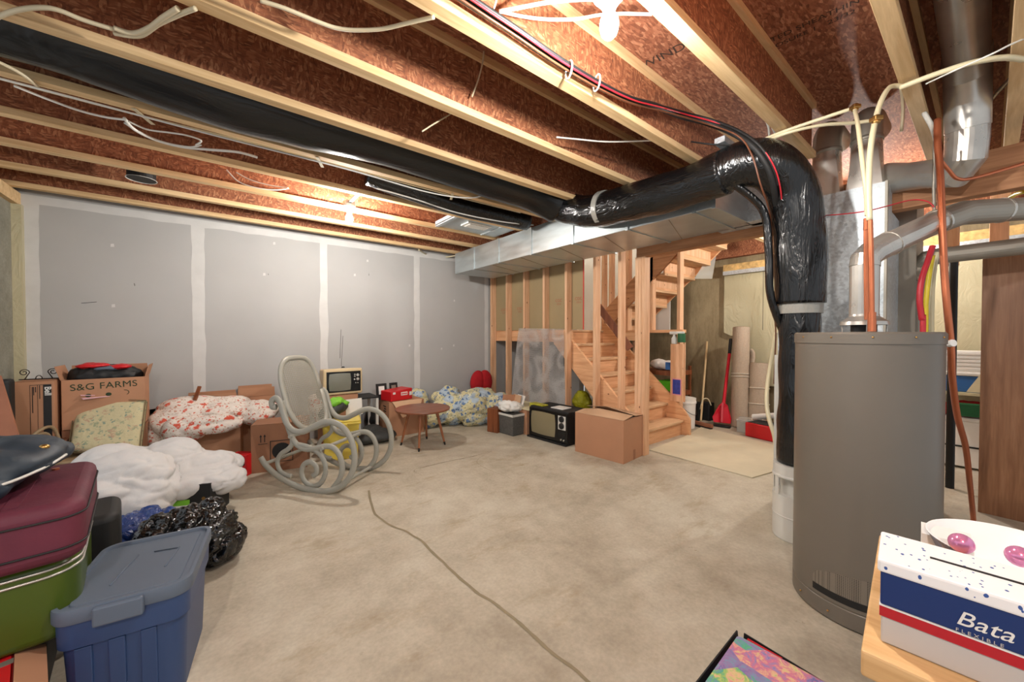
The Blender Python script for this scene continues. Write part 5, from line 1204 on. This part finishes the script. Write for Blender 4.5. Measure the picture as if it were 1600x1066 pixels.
# red box at the lower left corner
p = at(48, 1008, 0.30)
t = thing('red_box', 'red box with a grey stripe and open flap in the lower left picture corner', 'box', (p.x-0.15, p.y-0.15, 0), R(14))
carton(t, 0.28, 0.28, 0.30, 'red', True); b = MB(); b.box(-0.14, 0.141, 0.04, 0.065, 0.3005, 0.3015); build(b, 'grey_stripe', M['dullpipe'], t)
b = MB(); b.prism([(0.142,-0.14,0.30),(0.142,0.12,0.30),(0.20,0.12,0.27),(0.20,-0.14,0.27)], (0,0,0.004)); build(b, 'flap', M['card'], t)
# ---- blue tote
ZL = 0.40
A, B, C_, D_ = at(160,853,ZL), at(322,824,ZL), at(305,908,ZL), at(55,972,ZL)
cen = (A+B+C_+D_)/4; xax = ((B-A)+(C_-D_)); yax = ((A-D_)+(B-C_))
rz = (math.atan2(xax.y, xax.x)+math.atan2(yax.y, yax.x)-PI/2)/2
Lx = xax.length/2; Ly = yax.length/2
t = thing('storage_tote', 'large blue plastic tote with a grey lid in the left foreground', 'tote', (cen.x, cen.y, 0), rz)
x, y = Lx/2*0.97, Ly/2*0.99
b = MB(); n = 6
def rr(x, y, r, z, n=6):
    P = []
    for cx, cy, a0 in ((x-r, y-r, 0), (-x+r, y-r, 90), (-x+r, -y+r, 180), (x-r, -y+r, 270)):
        for k in range(n+1):
            a = R(a0+90*k/n); P.append(Vector((cx+r*math.cos(a), cy+r*math.sin(a), z)))
    return P
def loft(b, rings, cap0=True, cap1=True):
    V = [[b.bm.verts.new(p) for p in r_] for r_ in rings]; m = len(V[0])
    for i in range(len(V)-1):
        for k in range(m): b._f([V[i][k], V[i][(k+1)%m], V[i+1][(k+1)%m], V[i+1][k]])
    if cap0: b._f(list(reversed(V[0])))
    if cap1: b._f(V[-1])
loft(b, [rr(x*0.84,y*0.86,0.05,0.0), rr(x*0.90,y*0.92,0.05,0.27), rr(x*0.955,y*0.965,0.05,0.275), rr(x*0.97,y*0.975,0.05,0.37)]); build(b, 'tote_body', M['bluetote'], t, smooth=True, auto=30)
b = MB(); loft(b, [rr(x,y,0.055,0.355), rr(x*1.012,y*1.012,0.055,0.362), rr(x*1.012,y*1.012,0.055,0.392), rr(x*1.0,y*1.0,0.05,0.40), rr(x*0.93,y*0.94,0.04,0.40), rr(x*0.915,y*0.925,0.035,0.390)]); lid = build(b, 'lid', M['greylid'], t, smooth=True, auto=30)
b = MB(); loft(b, [rr(x*0.80,y*0.84,0.02,0.390), rr(x*0.79,y*0.83,0.02,0.394)]); build(b, 'raised_panel', M['greylid'], lid, smooth=True, auto=30)
for pts in ([(-x*0.35,-y*0.5,0.3955),(-x*0.30,-y*0.1,0.3955),(-x*0.22,y*0.35,0.3955)], [(x*0.05,y*0.35,0.3955),(x*0.50,y*0.30,0.3955),(x*0.42,-y*0.3,0.3955)]):
    b = MB(); b.tube(pts, 0.003, 6); build(b, 'lid_rib', M['greylid'], lid, smooth=True)
for s in (-1, 1):
    b = MB(); b.box(-x*0.38, x*0.32, s*y*1.02-0.012, s*y*1.02+0.012, 0.335, 0.395); build(b, 'handle', M['greylid'], t, bevel=0.006)
for s in (-0.55, -0.1, 0.35):
    b = MB(); b.hexa([(x*s-0.02,-y*0.86-0.006,0.0),(x*s+0.02,-y*0.86-0.006,0.0),(x*s+0.02,-y*0.86+0.004,0.0),(x*s-0.02,-y*0.86+0.004,0.0),(x*s-0.02,-y*0.92-0.006,0.27),(x*s+0.02,-y*0.92-0.006,0.27),(x*s+0.02,-y*0.92+0.004,0.27),(x*s-0.02,-y*0.92+0.004,0.27)]); build(b, 'body_rib', M['bluetote'], t, bevel=0.003)

# ---- bentwood rocking chair
t = thing('rocking_chair', 'grey painted bentwood rocking chair with a caned back', 'rocking chair', (0.787, 3.40, 0.0), R(-51.8))
SY_ = 0.255
runner = [(-0.52,0.235),(-0.47,0.175),(-0.36,0.10),(-0.22,0.045),(-0.08,0.017),(0.08,0.016),(0.20,0.05),(0.29,0.12),(0.345,0.22),(0.355,0.33),(0.325,0.44),(0.26,0.52),(0.17,0.56),(0.08,0.555),(-0.02,0.51),(-0.11,0.47),(-0.20,0.475),(-0.265,0.53),(-0.30,0.61),(-0.325,0.69),(-0.365,0.725),(-0.405,0.70),(-0.40,0.655),(-0.365,0.655)]
seatc = [(-0.335,0.70),(-0.30,0.56),(-0.255,0.44),(-0.20,0.36),(-0.12,0.325),(-0.02,0.335),(0.08,0.36),(0.15,0.35),(0.205,0.29),(0.225,0.20),(0.20,0.11),(0.14,0.035)]
scroll1 = [(-0.185,0.355),(-0.10,0.345),(-0.02,0.32),(0.05,0.26),(0.075,0.17),(0.04,0.08),(-0.03,0.035),(-0.11,0.055),(-0.15,0.12),(-0.135,0.19),(-0.075,0.225),(-0.02,0.20),(-0.01,0.145),(-0.045,0.115)]
scroll2 = [(-0.245,0.43),(-0.24,0.36),(-0.28,0.31),(-0.35,0.265),(-0.385,0.20),(-0.36,0.13),(-0.30,0.10),(-0.25,0.095)]
seatside = [(-0.22,0.40),(-0.10,0.375),(0.05,0.40),(0.20,0.425),(0.33,0.43)]
for s in (-1, 1):
    for nm_, L, r_ in (('arm_and_runner', runner, (0.024, 0.017)), ('frame_curve', seatc, (0.023, 0.016)), ('scroll', scroll1, (0.021, 0.013)), ('scroll', scroll2, (0.020, 0.013))):
        yy = s*SY_ - (s*0.028 if nm_ != 'arm_and_runner' else 0)
        P = smoothpath([(a, yy, c) for a, c in L], 6)
        b = MB(); b.tube(P, [r_]*len(P), 12, flat=(0,1,0)); build(b, nm_, M['rocker'], t, smooth=True)
def lattice(b, org, ux, uy, inside, x0, x1, y0, y1, step=0.014, wd=0.0042):
    nx = int((x1-x0)/step); ny = int((y1-y0)/step)
    for i in range(nx+1):
        xx = x0+i*step; seg = [yv for yv in [y0+k*0.01 for k in range(int((y1-y0)/0.01)+1)] if inside(xx, yv)]
        if len(seg) > 1: b.beam(org(xx, seg[0]), org(xx, seg[-1]), wd, 0.002, ux.cross(uy))
    for k in range(ny+1):
        yv = y0+k*step; seg = [xx for xx in [x0+i*0.01 for i in range(int((x1-x0)/0.01)+1)] if inside(xx, yv)]
        if len(seg) > 1: b.beam(org(seg[0], yv), org(seg[-1], yv), wd, 0.002, ux.cross(uy))
ux, uy = Vector((0,1,0)), Vector((-0.19,0,0.55)).normalized()
bo = Vector((-0.215,0,0.44))
def backout(n=40):
    P = []
    for k in range(n+1):
        a = 2*PI*k/n; ca, sa = math.cos(a), math.sin(a)
        P.append((0.205*math.copysign(abs(ca)**0.62, ca)*(0.97 if sa > 0 else 1.0), 0.315+0.315*math.copysign(abs(sa)**0.72, sa)))
    return P
PB = [bo+ux*a+uy*c+Vector((-0.02*math.sin(c*5),0,0)) for a, c in backout()]
b = MB(); b.tube(PB, [(0.023,0.016)]*len(PB), 10, flat=(1,0,0)); build(b, 'back_frame', M['rocker'], t, smooth=True)
def insb(a, c): return abs(a/0.20)**3.0+abs((c-0.315)/0.31)**2.8 < 1
b = MB(); lattice(b, lambda a, c: bo+ux*a+uy*c+Vector((-0.02*math.sin(c*5),0,0)), ux, uy, insb, -0.20, 0.20, 0.0, 0.63, 0.0165, 0.0068); build(b, 'caned_back', M['cane'], t)
for (xx, zz) in ((0.06,0.345),(-0.47,0.19),(0.17,0.05),(-0.24,0.42)):
    b = MB(); b.tube([(xx,-SY_,zz),(xx,SY_,zz)], 0.014, 10); build(b, 'cross_rail', M['rocker'], t, smooth=True, auto=40)

# ================================================================ BUBBLE WRAP, BACK CORNER, FAR SIDE
b = MB(); n = 24; m = 18; g = []
cor = [atx(799,632,3.39), atx(884,640,3.39), atx(883,514,3.39), atx(812,513,3.39)]
for i in range(n+1):
    row = []
    for k in range(m+1):
        a, c = i/n, k/m; q = cor[0]*(1-a)*(1-c)+cor[1]*a*(1-c)+cor[2]*a*c+cor[3]*(1-a)*c
        q = q+Vector((-0.012+0.02*noise.noise(q*4), 0, 0.0)); q.y += 0.02*noise.noise(Vector((0,0,c*4)))
        row.append(b.bm.verts.new(q))
    g.append(row)
for i in range(n):
    for k in range(m): b._f([g[i][k], g[i+1][k], g[i+1][k+1], g[i][k+1]])
o = single('bubble_wrap', b, M['bubble'], 'clear bubble wrap sheet draped in front of the stair studs', 'bubble wrap', smooth=True)
# items behind the televisions
p = atd(840, 4.95)
t = thing('small_window_board', 'pale greenish board lying flat behind the black television', 'board', (3.15, 3.72, 0.30)); build(MB().box(-0.16,0.2,-0.40,0.30,0,0.02), 'board_body', M['cream'], t, bevel=0.004)
plainbox(2.98, 3.30, 3.50, 3.95, 0.0, 0.298, 'card', 'cardboard_box', 'cardboard box behind the grey bin against the bubble wrap', 'box')
b = MB(); q = atdv(842,626,4.6); b.cbox((q.x, q.y, 0.355), (0.10, 0.24, 0.07), (0,0,0)); single('yellow_package', b, M['yelbag'], 'olive yellow package behind the black television', 'package', bevel=0.01)
blob('yellow_bag', [((3.78,3.32,0.36),(0.12,0.13,0.14)), ((3.78,3.30,0.22),(0.10,0.10,0.14))], 'yelbag', 'olive yellow plastic bag under the stair stringer', 'bag', vox=0.015, d1=0.05, s1=0.1, d2=0.02, s2=0.04)
plainbox(3.62, 4.00, 3.05, 3.55, 0.0, 0.12, 'black', 'low_box', 'low black box on the floor under the yellow bag', 'box')
# shelf right of the thick post
t = thing('shelf_unit', 'small wooden shelf unit under the upper stairs right of the thick post', 'shelf', (5.05, 3.0, 0))
for z in (0.46, 0.74): build(MB().box(-0.25,0.2,-0.42,0.35,z-0.06,z), 'shelf_board', M['brownwood'], t)
for sx in (-0.24, 0.18):
    for sy in (-0.40, 0.33): build(MB().box(sx-0.015,sx+0.015,sy-0.015,sy+0.015,0,0.80), 'upright', M['brownwood'], t)
blob('white_parcel', [((4.96,2.78,0.81),(0.13,0.12,0.065)),((4.96,2.90,0.82),(0.12,0.14,0.07))], 'white', 'white plastic parcel on the top shelf under the stairs', 'parcel', vox=0.015, d1=0.03, s1=0.08, d2=0, flat=0.742)
b = MB(); b.box(4.83, 4.86, 2.64, 2.74, 0.76, 0.86); single('blue_carton', b, M['blue'], 'small dark blue carton beside the white parcel on the shelf', 'carton')
b = MB(); b.box(4.85, 5.1, 2.62, 2.86, 0.461, 0.60); single('green_box', b, M['brightgreen'], 'bright green box on the lower shelf beside the picture plank', 'box', bevel=0.01)
# plank with picture
t = thing('picture_plank', 'short wooden casing with a small blue framed picture above the white bucket', 'plank', (4.52, 2.385, 0.40))
build(MB().box(-0.02, 0.02, -0.055, 0.10, 0.0, 0.72), 'front_board', M['stud'], t, bevel=0.002)
build(MB().box(0.021, 0.04, -0.065, -0.045, 0.0, 0.74), 'side_board', M['stud'], t)
b = MB(); b.box(-0.024, -0.0205, -0.045, 0.075, 0.08, 0.29); build(b, 'picture_border', M['picpink'], t)
b = MB(); b.box(-0.026, -0.0245, -0.034, 0.064, 0.095, 0.275); build(b, 'picture', M['picblue'], t)
b = MB(); b.lathe([(0.045,0),(0.046,0.02),(0.046,0.09),(0.045,0.11)], c=(0,0,0), seg=24); b.bm.transform(Matrix.Translation((4.535,2.36,1.142))); single('green_roll', b, M['greentape'], 'dark green roll standing on the short plank casing', 'roll', smooth=True, auto=40)
t = thing('spray_bottle', 'white spray bottle head beside the green roll', 'spray bottle', (4.535, 2.455, 1.122))
build(MB().lathe([(0.03,0),(0.033,0.01),(0.033,0.07),(0.014,0.10),(0.013,0.12)], seg=20), 'bottle', M['spray'], t, smooth=True, auto=40)
b = MB(); b.box(-0.015, 0.015, -0.13, 0.06, 0.12, 0.155); build(b, 'trigger_head', M['spray'], t, bevel=0.008)
# bucket
t = thing('bucket', 'white plastic bucket with wire handle right of the bottom stairs', 'bucket', (4.88, 2.50, 0))
build(MB().lathe([(0.125,0),(0.132,0.01),(0.142,0.33),(0.150,0.335),(0.150,0.36),(0.143,0.365),(0.148,0.40),(0.138,0.40)], seg=36), 'bucket_body', M['white'], t, smooth=True, auto=30)
b = MB(); b.tube([(0.152*math.cos(a)*0.99, -0.152*math.sin(a)*0.99, 0.35-0.16*math.sin(a)) for a in [PI*k/20 for k in range(21)]], 0.003, 6); build(b, 'wire_handle', M['iron'], t, smooth=True)
for i, (u, lb) in enumerate(((1089,'black bin behind the broom, left one'),(1105,'black bin behind the broom, right one'))):
    p = atd(u, 5.45); b = MB(); rbox(b, p.x-0.08, p.x+0.08, p.y-0.08, p.y+0.08, 0.0, 0.25, 0.03); single('black_bin', b, M['black'], lb, 'bin', 'black bins by the far wall')
t = thing('push_broom', 'push broom with pale handle leaning on the far concrete wall', 'broom', at(1096,664))
p0 = t.location.copy(); b = MB(); b.tube([p0+Vector((0,0,0.05)), atdv(1105,534,5.75)], 0.014, 10); build(b, 'handle', M['broom'], t, world=True, smooth=True, auto=40)
b = MB(); b.beam(at(1078,658,0.05), at(1114,667,0.05), 0.05, 0.04); build(b, 'head', M['strap'], t, world=True, bevel=0.004)
b = MB(); b.beam(at(1078,662,0.015), at(1113,671,0.015), 0.04, 0.03); build(b, 'bristles', M['black'], t, world=True)
b = MB(); b.tube(smoothpath([atdv(1095,640,5.25),atdv(1099,625,5.25),atdv(1107,624,5.25),atdv(1112,634,5.25)], 5), 0.008, 8); single('white_hook', b, M['pex'], 'pale curved hook arching over the black bins beside the broom', 'hook', smooth=True)
t = thing('snow_shovel', 'red plastic snow shovel leaning on the far concrete wall', 'shovel', at(1130,664))
b = MB(); b.tube([atdv(1129,655,5.05), atdv(1136,590,5.2), atdv(1140,553,5.3)], 0.02, 12); build(b, 'handle', M['shovel'], t, world=True, smooth=True, auto=40)
b = MB(); b.tube([atdv(1140,553,5.3), atdv(1142,530,5.36)], 0.022, 12); build(b, 'grip', M['black'], t, world=True, smooth=True, auto=40)
L = [(1131,628,5.08),(1138,634,5.08),(1144,655,5.03),(1143,663,5.0),(1116,660,5.0),(1114,652,5.03),(1124,634,5.08)]
b = MB(); b.prism([atdv(*q) for q in L], (0.02,0.01,0.0)); build(b, 'blade', M['shovel'], t, world=True, bevel=0.004)
b = MB(); b.beam(atdv(1130,630,5.04), atdv(1129,660,4.98), 0.02, 0.02); build(b, 'blade_rib', M['shovel'], t, world=True)
b = MB(); b.beam(at(1116,664,0.02), at(1143,668,0.02), 0.06, 0.03); build(b, 'blade_edge', M['black'], t, world=True, bevel=0.006)
# carpet rolls
def roll(name, label, p, q, r, mat, ropes):
    t = thing(name, label, 'carpet roll', (p.x, p.y, 0)); ax = (q-p); b = MB()
    b.tube([p, p+ax*0.33, p+ax*0.66, q], [r*1.03, r, r*0.98, r*0.97], 28); build(b, 'roll_body', M[mat], t, world=True, smooth=True, auto=50)
    sp = []; d = ax.normalized(); e1 = d.orthogonal().normalized(); e2 = d.cross(e1)
    for k in range(70):
        a = k*0.45; rr_ = r*0.93*(1-k/75); sp.append(q+d*0.002+e1*rr_*math.cos(a)+e2*rr_*math.sin(a))
    b = MB(); b.tube(sp, 0.003, 5); build(b, 'spiral_edge', M['piping'], t, world=True)
    for f in ropes:
        c = p+ax*f; b = MB(); b.tube([c+e1*(r*1.03)*math.cos(a)+e2*(r*1.03)*math.sin(a) for a in [2*PI*k/28 for k in range(29)]], 0.006, 6); build(b, 'rope', M['rope'], t, world=True, smooth=True)
    return t
roll('carpet_roll', 'tall beige carpet roll tied with rope beside the red shovel', atd(1157,5.02,0.0), atdv(1158,512,5.14), 0.105, 'carpet', (0.50, 0.53))
roll('carpet_roll', 'shorter beige carpet roll tied with string right of the tall roll', atd(1186,4.9,0.0), atdv(1187,568,4.98), 0.115, 'carpet', (0.38, 0.62))
b = MB(); P = [atdv(1172,548,5.2), atdv(1176,556,5.15), atdv(1173,580,5.1), atdv(1170,610,5.05), atd(1170,5.0,0.0)]; b.tube(smoothpath(P, 5), [(0.02,0.045)]*21, 10); single('folded_underlay', b, M['carpet'], 'folded strip of underlay between the two carpet rolls', 'underlay', smooth=True)
t, w_ = placed('clear_bin', 'clear plastic bin on the floor before the carpet rolls', 'bin', (1152,676), (1192,682), 0.22)
build(MB().box(-w_/2, w_/2, -0.11, 0.11, 0, 0.15), 'bin_body', M['clear'], t, bevel=0.01); build(MB().box(-w_/2-0.008, w_/2+0.008, -0.118, 0.118, 0.15, 0.165), 'lid', M['clear'], t, bevel=0.004); build(MB().box(-w_/2+0.02, w_/2-0.02, -0.09, 0.09, 0.01, 0.09), 'contents', M['dullpipe'], t)
p = atd(1203, 4.45)
t = thing('red_crate', 'red plastic crate half hidden behind the black duct', 'crate', (p.x, p.y, 0), R(-10))
build(MB().box(-0.14,0.14,-0.2,0.2,0,0.17), 'crate_body', M['red'], t, bevel=0.012); build(MB().box(-0.12,0.12,-0.18,0.18,0.165,0.175), 'contents', M['black'], t)
b = MB(); b.tube([atdv(1178,652,4.7), atdv(1212,650,4.5)], 0.035, 14); single('white_tube_package', b, M['paper'], 'white wrapped tube lying on the red crate', 'package', smooth=True, auto=40)
b = MB(); b.box(5.30,5.34,1.28,1.42,0,1.05); single('grey_board', b, M['dullpipe'], 'narrow grey board standing behind the carpet rolls beside the black duct', 'board')
# ---- freezer and things right of the heater
t = thing('chest_freezer', 'white chest freezer against the far wall right of the heater', 'freezer', (5.60, 0.05, 0))
build(MB().box(-0.22,0.22,-0.5,0.32,0.02,0.44), 'cabinet', M['white'], t, bevel=0.01); build(MB().box(-0.225,-0.218,-0.5,0.32,0.20,0.215), 'black_seam', M['black'], t); build(MB().box(-0.23,0.22,-0.51,0.33,0.44,0.475), 'lid', M['white'], t, bevel=0.008)
blob('gift_wrap_pile', [((5.50,0.12,0.55),(0.13,0.16,0.07)),((5.50,-0.05,0.55),(0.13,0.14,0.07)),((5.48,0.26,0.53),(0.10,0.10,0.06))], 'redcloth', 'red patterned fabric pile on the chest freezer', 'fabric', vox=0.016, d1=0.04, s1=0.08, d2=0, flat=0.477)
b = MB(); b.cbox((5.36,0.10,0.55), (0.05,0.16,0.12), (0,0,R(8))); single('green_package', b, M['greentape'], 'green package among the fabric on the chest freezer', 'package', bevel=0.01)
t = thing('wall_shelf', 'pale shelf over the chest freezer carrying a blue cooler', 'shelf', (5.58, 0.0, 0.68)); build(MB().box(-0.22,0.36,-0.6,0.34,0,0.025), 'shelf_board', M['cream'], t)
build(MB().box(0.30,0.36,-0.55,-0.5,-0.68,0), 'support', M['cream'], t); build(MB().box(0.30,0.36,0.28,0.33,-0.68,0), 'support', M['cream'], t)
t = thing('cooler', 'blue cooler box with white lid on the shelf right of the heater', 'cooler', (5.58, 0.08, 0.706)); build(MB().box(-0.18,0.18,-0.22,0.24,0,0.15), 'cooler_body', M['blue'], t, bevel=0.012); build(MB().box(-0.19,0.19,-0.23,0.25,0.15,0.185), 'lid', M['white'], t, bevel=0.01)
t = thing('slatted_basket', 'white slatted basket stacked on the blue cooler', 'basket', (5.60, 0.08, 0.892)); build(MB().box(-0.17,0.17,-0.25,0.26,0,0.19), 'basket_body', M['white'], t, bevel=0.006)
for k in range(5): build(MB().box(-0.178,-0.171,-0.25,0.26,0.02+k*0.034,0.04+k*0.034), 'slat', M['white'], t, bevel=0.002)
b = MB(); b.prism([(5.30,-0.30,0.72),(5.30,0.12,0.72),(5.33,0.02,0.93),(5.33,-0.30,0.93)], (0.006,0,0)); single('beige_board', b, M['cream'], 'slanted beige board in front of the blue cooler', 'board')
# ---- brown panel
b = MB(); b.box(4.15, 4.19, -1.3, 0.033, 0.0, 1.76)
o = single('butcher_block_slab', b, M['laminate'], 'tall brown butcher-block panel standing upright at the right edge', 'slab', bevel=0.002)
# framing glimpsed at right behind the pipes
b = MB(); b.beam((4.3,-0.2,2.39),(4.3,-0.2,1.80), 0.04, 0.089); b.beam((4.45,0.3,2.39),(4.35,0.12,1.8), 0.04, 0.02); b.bm.free()
for i, (u, lb) in enumerate(((1482,'short pale hanger block behind the sloping flue, left one'),(1558,'short pale hanger block behind the horizontal flue, right one'))):
    p = atdv(u, 340, 3.1); b = MB(); b.box(p.x-0.02, p.x+0.02, p.y-0.05, p.y+0.05, 1.80, 2.399); single('hanger_block', b, M['stud'], lb, 'block', bevel=0.002)
# ---- foreground bench, shoe box and bowl
ZB = 0.815
k = (H-ZB)/(H-0.85)
c0 = at(1352, 1022, ZB); rzb = R(5)
t = thing('wooden_bench', 'pine bench corner in the right foreground', 'bench', (c0.x, c0.y, 0), rzb)
build(MB().box(0, 0.42, -0.9, 0.0, ZB-0.034, ZB), 'top_board', M['benchpine'], t, bevel=0.003)
for xx, yy in ((0.03,-0.075),(0.345,-0.075),(0.03,-0.87),(0.345,-0.87)): build(MB().box(xx, xx+0.045, yy, yy+0.045, 0, ZB-0.034), 'leg', M['benchpine'], t, bevel=0.002)
build(MB().box(0.04, 0.38, -0.055, -0.035, ZB-0.12, ZB-0.034), 'apron', M['benchpine'], t)
s0 = at(1383, 1009, ZB)
t = thing('shoe_box', 'blue, red and grey shoe box with speckled white lid on the bench', 'shoe box', (s0.x, s0.y, ZB+0.001), R(5.5))
LB, DB = 0.33, 0.098
dd = FPX*(H-ZB)/(1009-524.0); zl0 = zat(897, dd)-ZB; zl1 = zat(881, dd)-ZB; zr0 = zat(967, dd)-ZB; zr1 = zat(951, dd)-ZB
b = MB(); b.box(0, DB, -LB, 0, 0, zr0); build(b, 'grey_lower_part', M['batagrey'], t, bevel=0.002)
b = MB(); b.box(-0.0015, DB+0.001, -LB-0.001, 0.0015, zr0, zr1); build(b, 'red_band', M['batared'], t)
b = MB(); b.box(-0.0018, DB+0.001, -LB-0.001, 0.0018, zr1, zr1+0.0018); build(b, 'white_line', M['paper'], t)
b = MB(); b.box(-0.001, DB, -LB, 0.001, zr1+0.0018, zl0+0.004); build(b, 'blue_part', M['batablue'], t, bevel=0.002)
b = MB(); b.box(-0.004, DB+0.004, -LB-0.004, 0.004, zl0, zl1+0.003); build(b, 'lid', M['dots'], t, bevel=0.003)
b = MB(); b.box(0.048, 0.052, -LB, -0.045, zl1+0.0032, zl1+0.0042); build(b, 'lid_seam', M['inkblack'], t)
zm = (zr1+zl0)/2-0.004
text('Bata', 0.025, M['paper'], 'brand_lettering', t, frame(Vector((-0.0016,-0.086,zm+0.001)), (0,-1,0), (0,0,1)), 0.0003, shear=0.3, bold=0.0)
text('FLEXIBLE', 0.006, M['batagrey'], 'small_lettering', t, frame(Vector((-0.0016,-0.083,zm-0.014)), (0,-1,0), (0,0,1)), 0.0002, spacing=1.6)
text('*', 0.05, M['paper'], 'star_print', t, frame(Vector((-0.0016,-0.135,zm-0.004)), (0,-1,0), (0,0,1)), 0.0003)
b = MB(); q = atd(1440, 0.66); b.cbox((q.x+0.05, q.y-0.03, ZB+0.03), (0.06,0.06,0.058), (0,0,R(5))); single('white_carton', b, M['paper'], 'small white carton behind the speckled lid beside the bowl', 'carton')
q = atd(1602, 0.60)
t = thing('bowl', 'glossy navy bowl with white inside on the bench behind the shoe box', 'bowl', (q.x+0.005, q.y, ZB+0.002))
rimz = 0.064; b = MB(); b.lathe([(0.045,0.0),(0.062,0.006),(0.090,0.032),(0.104,rimz)], seg=56, caps=False); build(b, 'outer_wall', M['navy'], t, smooth=True)
b = MB(); b.lathe([(0.104,rimz),(0.1015,rimz+0.001),(0.087,0.035),(0.060,0.010),(0.002,0.006)], seg=56, caps=False); build(b, 'inner_wall', M['porcelain'], t, smooth=True)
for i, (u, v, d, lb) in enumerate(((1508,852,0.60,'pink metallic ball at the left inside of the navy bowl'), (1600,873,0.57,'pink metallic ball at the right inside of the navy bowl'))):
    p = atdv(u, v, d); b = MB(); b.ball(p, 0.015, seg=24, rings=14); single('pink_ball', b, M['pinkball'], lb, 'ball', 'pink balls in the bowl', smooth=True)
# ---- open dark box with holographic gift bag at the bottom
p = at(1158, 990, 0.45)
t = thing('open_box', 'open dark box at the bottom of the picture holding a glittery gift', 'box', (p.x-0.19, p.y-0.14, 0), 0)
b = MB(); xx, yy, th = 0.19, 0.14, 0.004
b.box(-xx,xx,-yy,-yy+th,0,0.40); b.box(-xx,xx,yy-th,yy,0,0.40); b.box(-xx,-xx+th,-yy,yy,0,0.40); b.box(xx-th,xx,-yy,yy,0,0.40); b.box(-xx,xx,-yy,yy,0,th); build(b, 'box_body', M['black'], t)
b = MB(); b.prism([(-xx,yy,0.40),(xx,yy,0.40),(xx-0.002,yy+0.004,0.448),(-xx,yy+0.004,0.432)], (0,-0.003,0)); build(b, 'flap', M['black'], t)
b = MB(); b.prism([(xx,-yy,0.40),(xx,yy-0.012,0.40),(xx+0.006,yy-0.012,0.447),(xx+0.004,-yy,0.435)], (-0.003,0,0)); build(b, 'flap', M['black'], t)
g_ = thing('gift_bag', 'holographic glitter gift bag lying in the open dark box', 'gift bag', (p.x-0.20, p.y-0.155, 0.01), R(3))
b = MB(); b.hexa([(-0.16,-0.11,0),(0.16,-0.11,0),(0.16,0.12,0),(-0.16,0.12,0),(-0.16,-0.12,0.458),(0.18,-0.12,0.452),(0.178,0.138,0.452),(-0.16,0.138,0.458)]); build(b, 'bag_body', M['holo'], g_, bevel=0.01)
b = MB(); b.box(p.x-0.016, p.x-0.006, p.y-0.10, p.y-0.025, 0.02, 0.447); single('red_booklet', b, M['redcloth'], 'dark red booklet wedged beside the glitter gift in the open box', 'booklet')

b = MB(); g = [atdv(1084,436,5.2), atdv(1112,436,5.4), atdv(1118,400,5.4), atdv(1104,404,5.3)]
b.quad(*g); single('plastic_sheet', b, M['clear'], 'small clear plastic sheet hanging from the underside of the upper stairs', 'plastic sheet')
cable('grey_pipe', drop([(1516,240),(1516,215),(1524,185),(1545,155),(1572,125),(1580,110)], [2.5,2.45,2.35,2.1,1.9,1.8]), 0.010, 'dullpipe', 'dull grey line curving up between the last joists at the right edge', 'pipe')
cable('electrical_cable', drop([(1600,62),(1570,75),(1540,90),(1490,112),(1440,135)], [1.5,1.5,1.52,1.6,1.7]), 0.0035, 'cablew', 'thin grey wire above the thick cream pipe at the right edge', 'wire')
cable('electrical_cable', [Vector((3.15,0.33,2.42)), Vector((3.1,0.32,2.55)), Vector((2.9,0.32,2.66)), Vector((2.75,0.33,2.72))], 0.008, 'cable', 'cream cable bending up in the bay right of the pipe boots', 'cable')
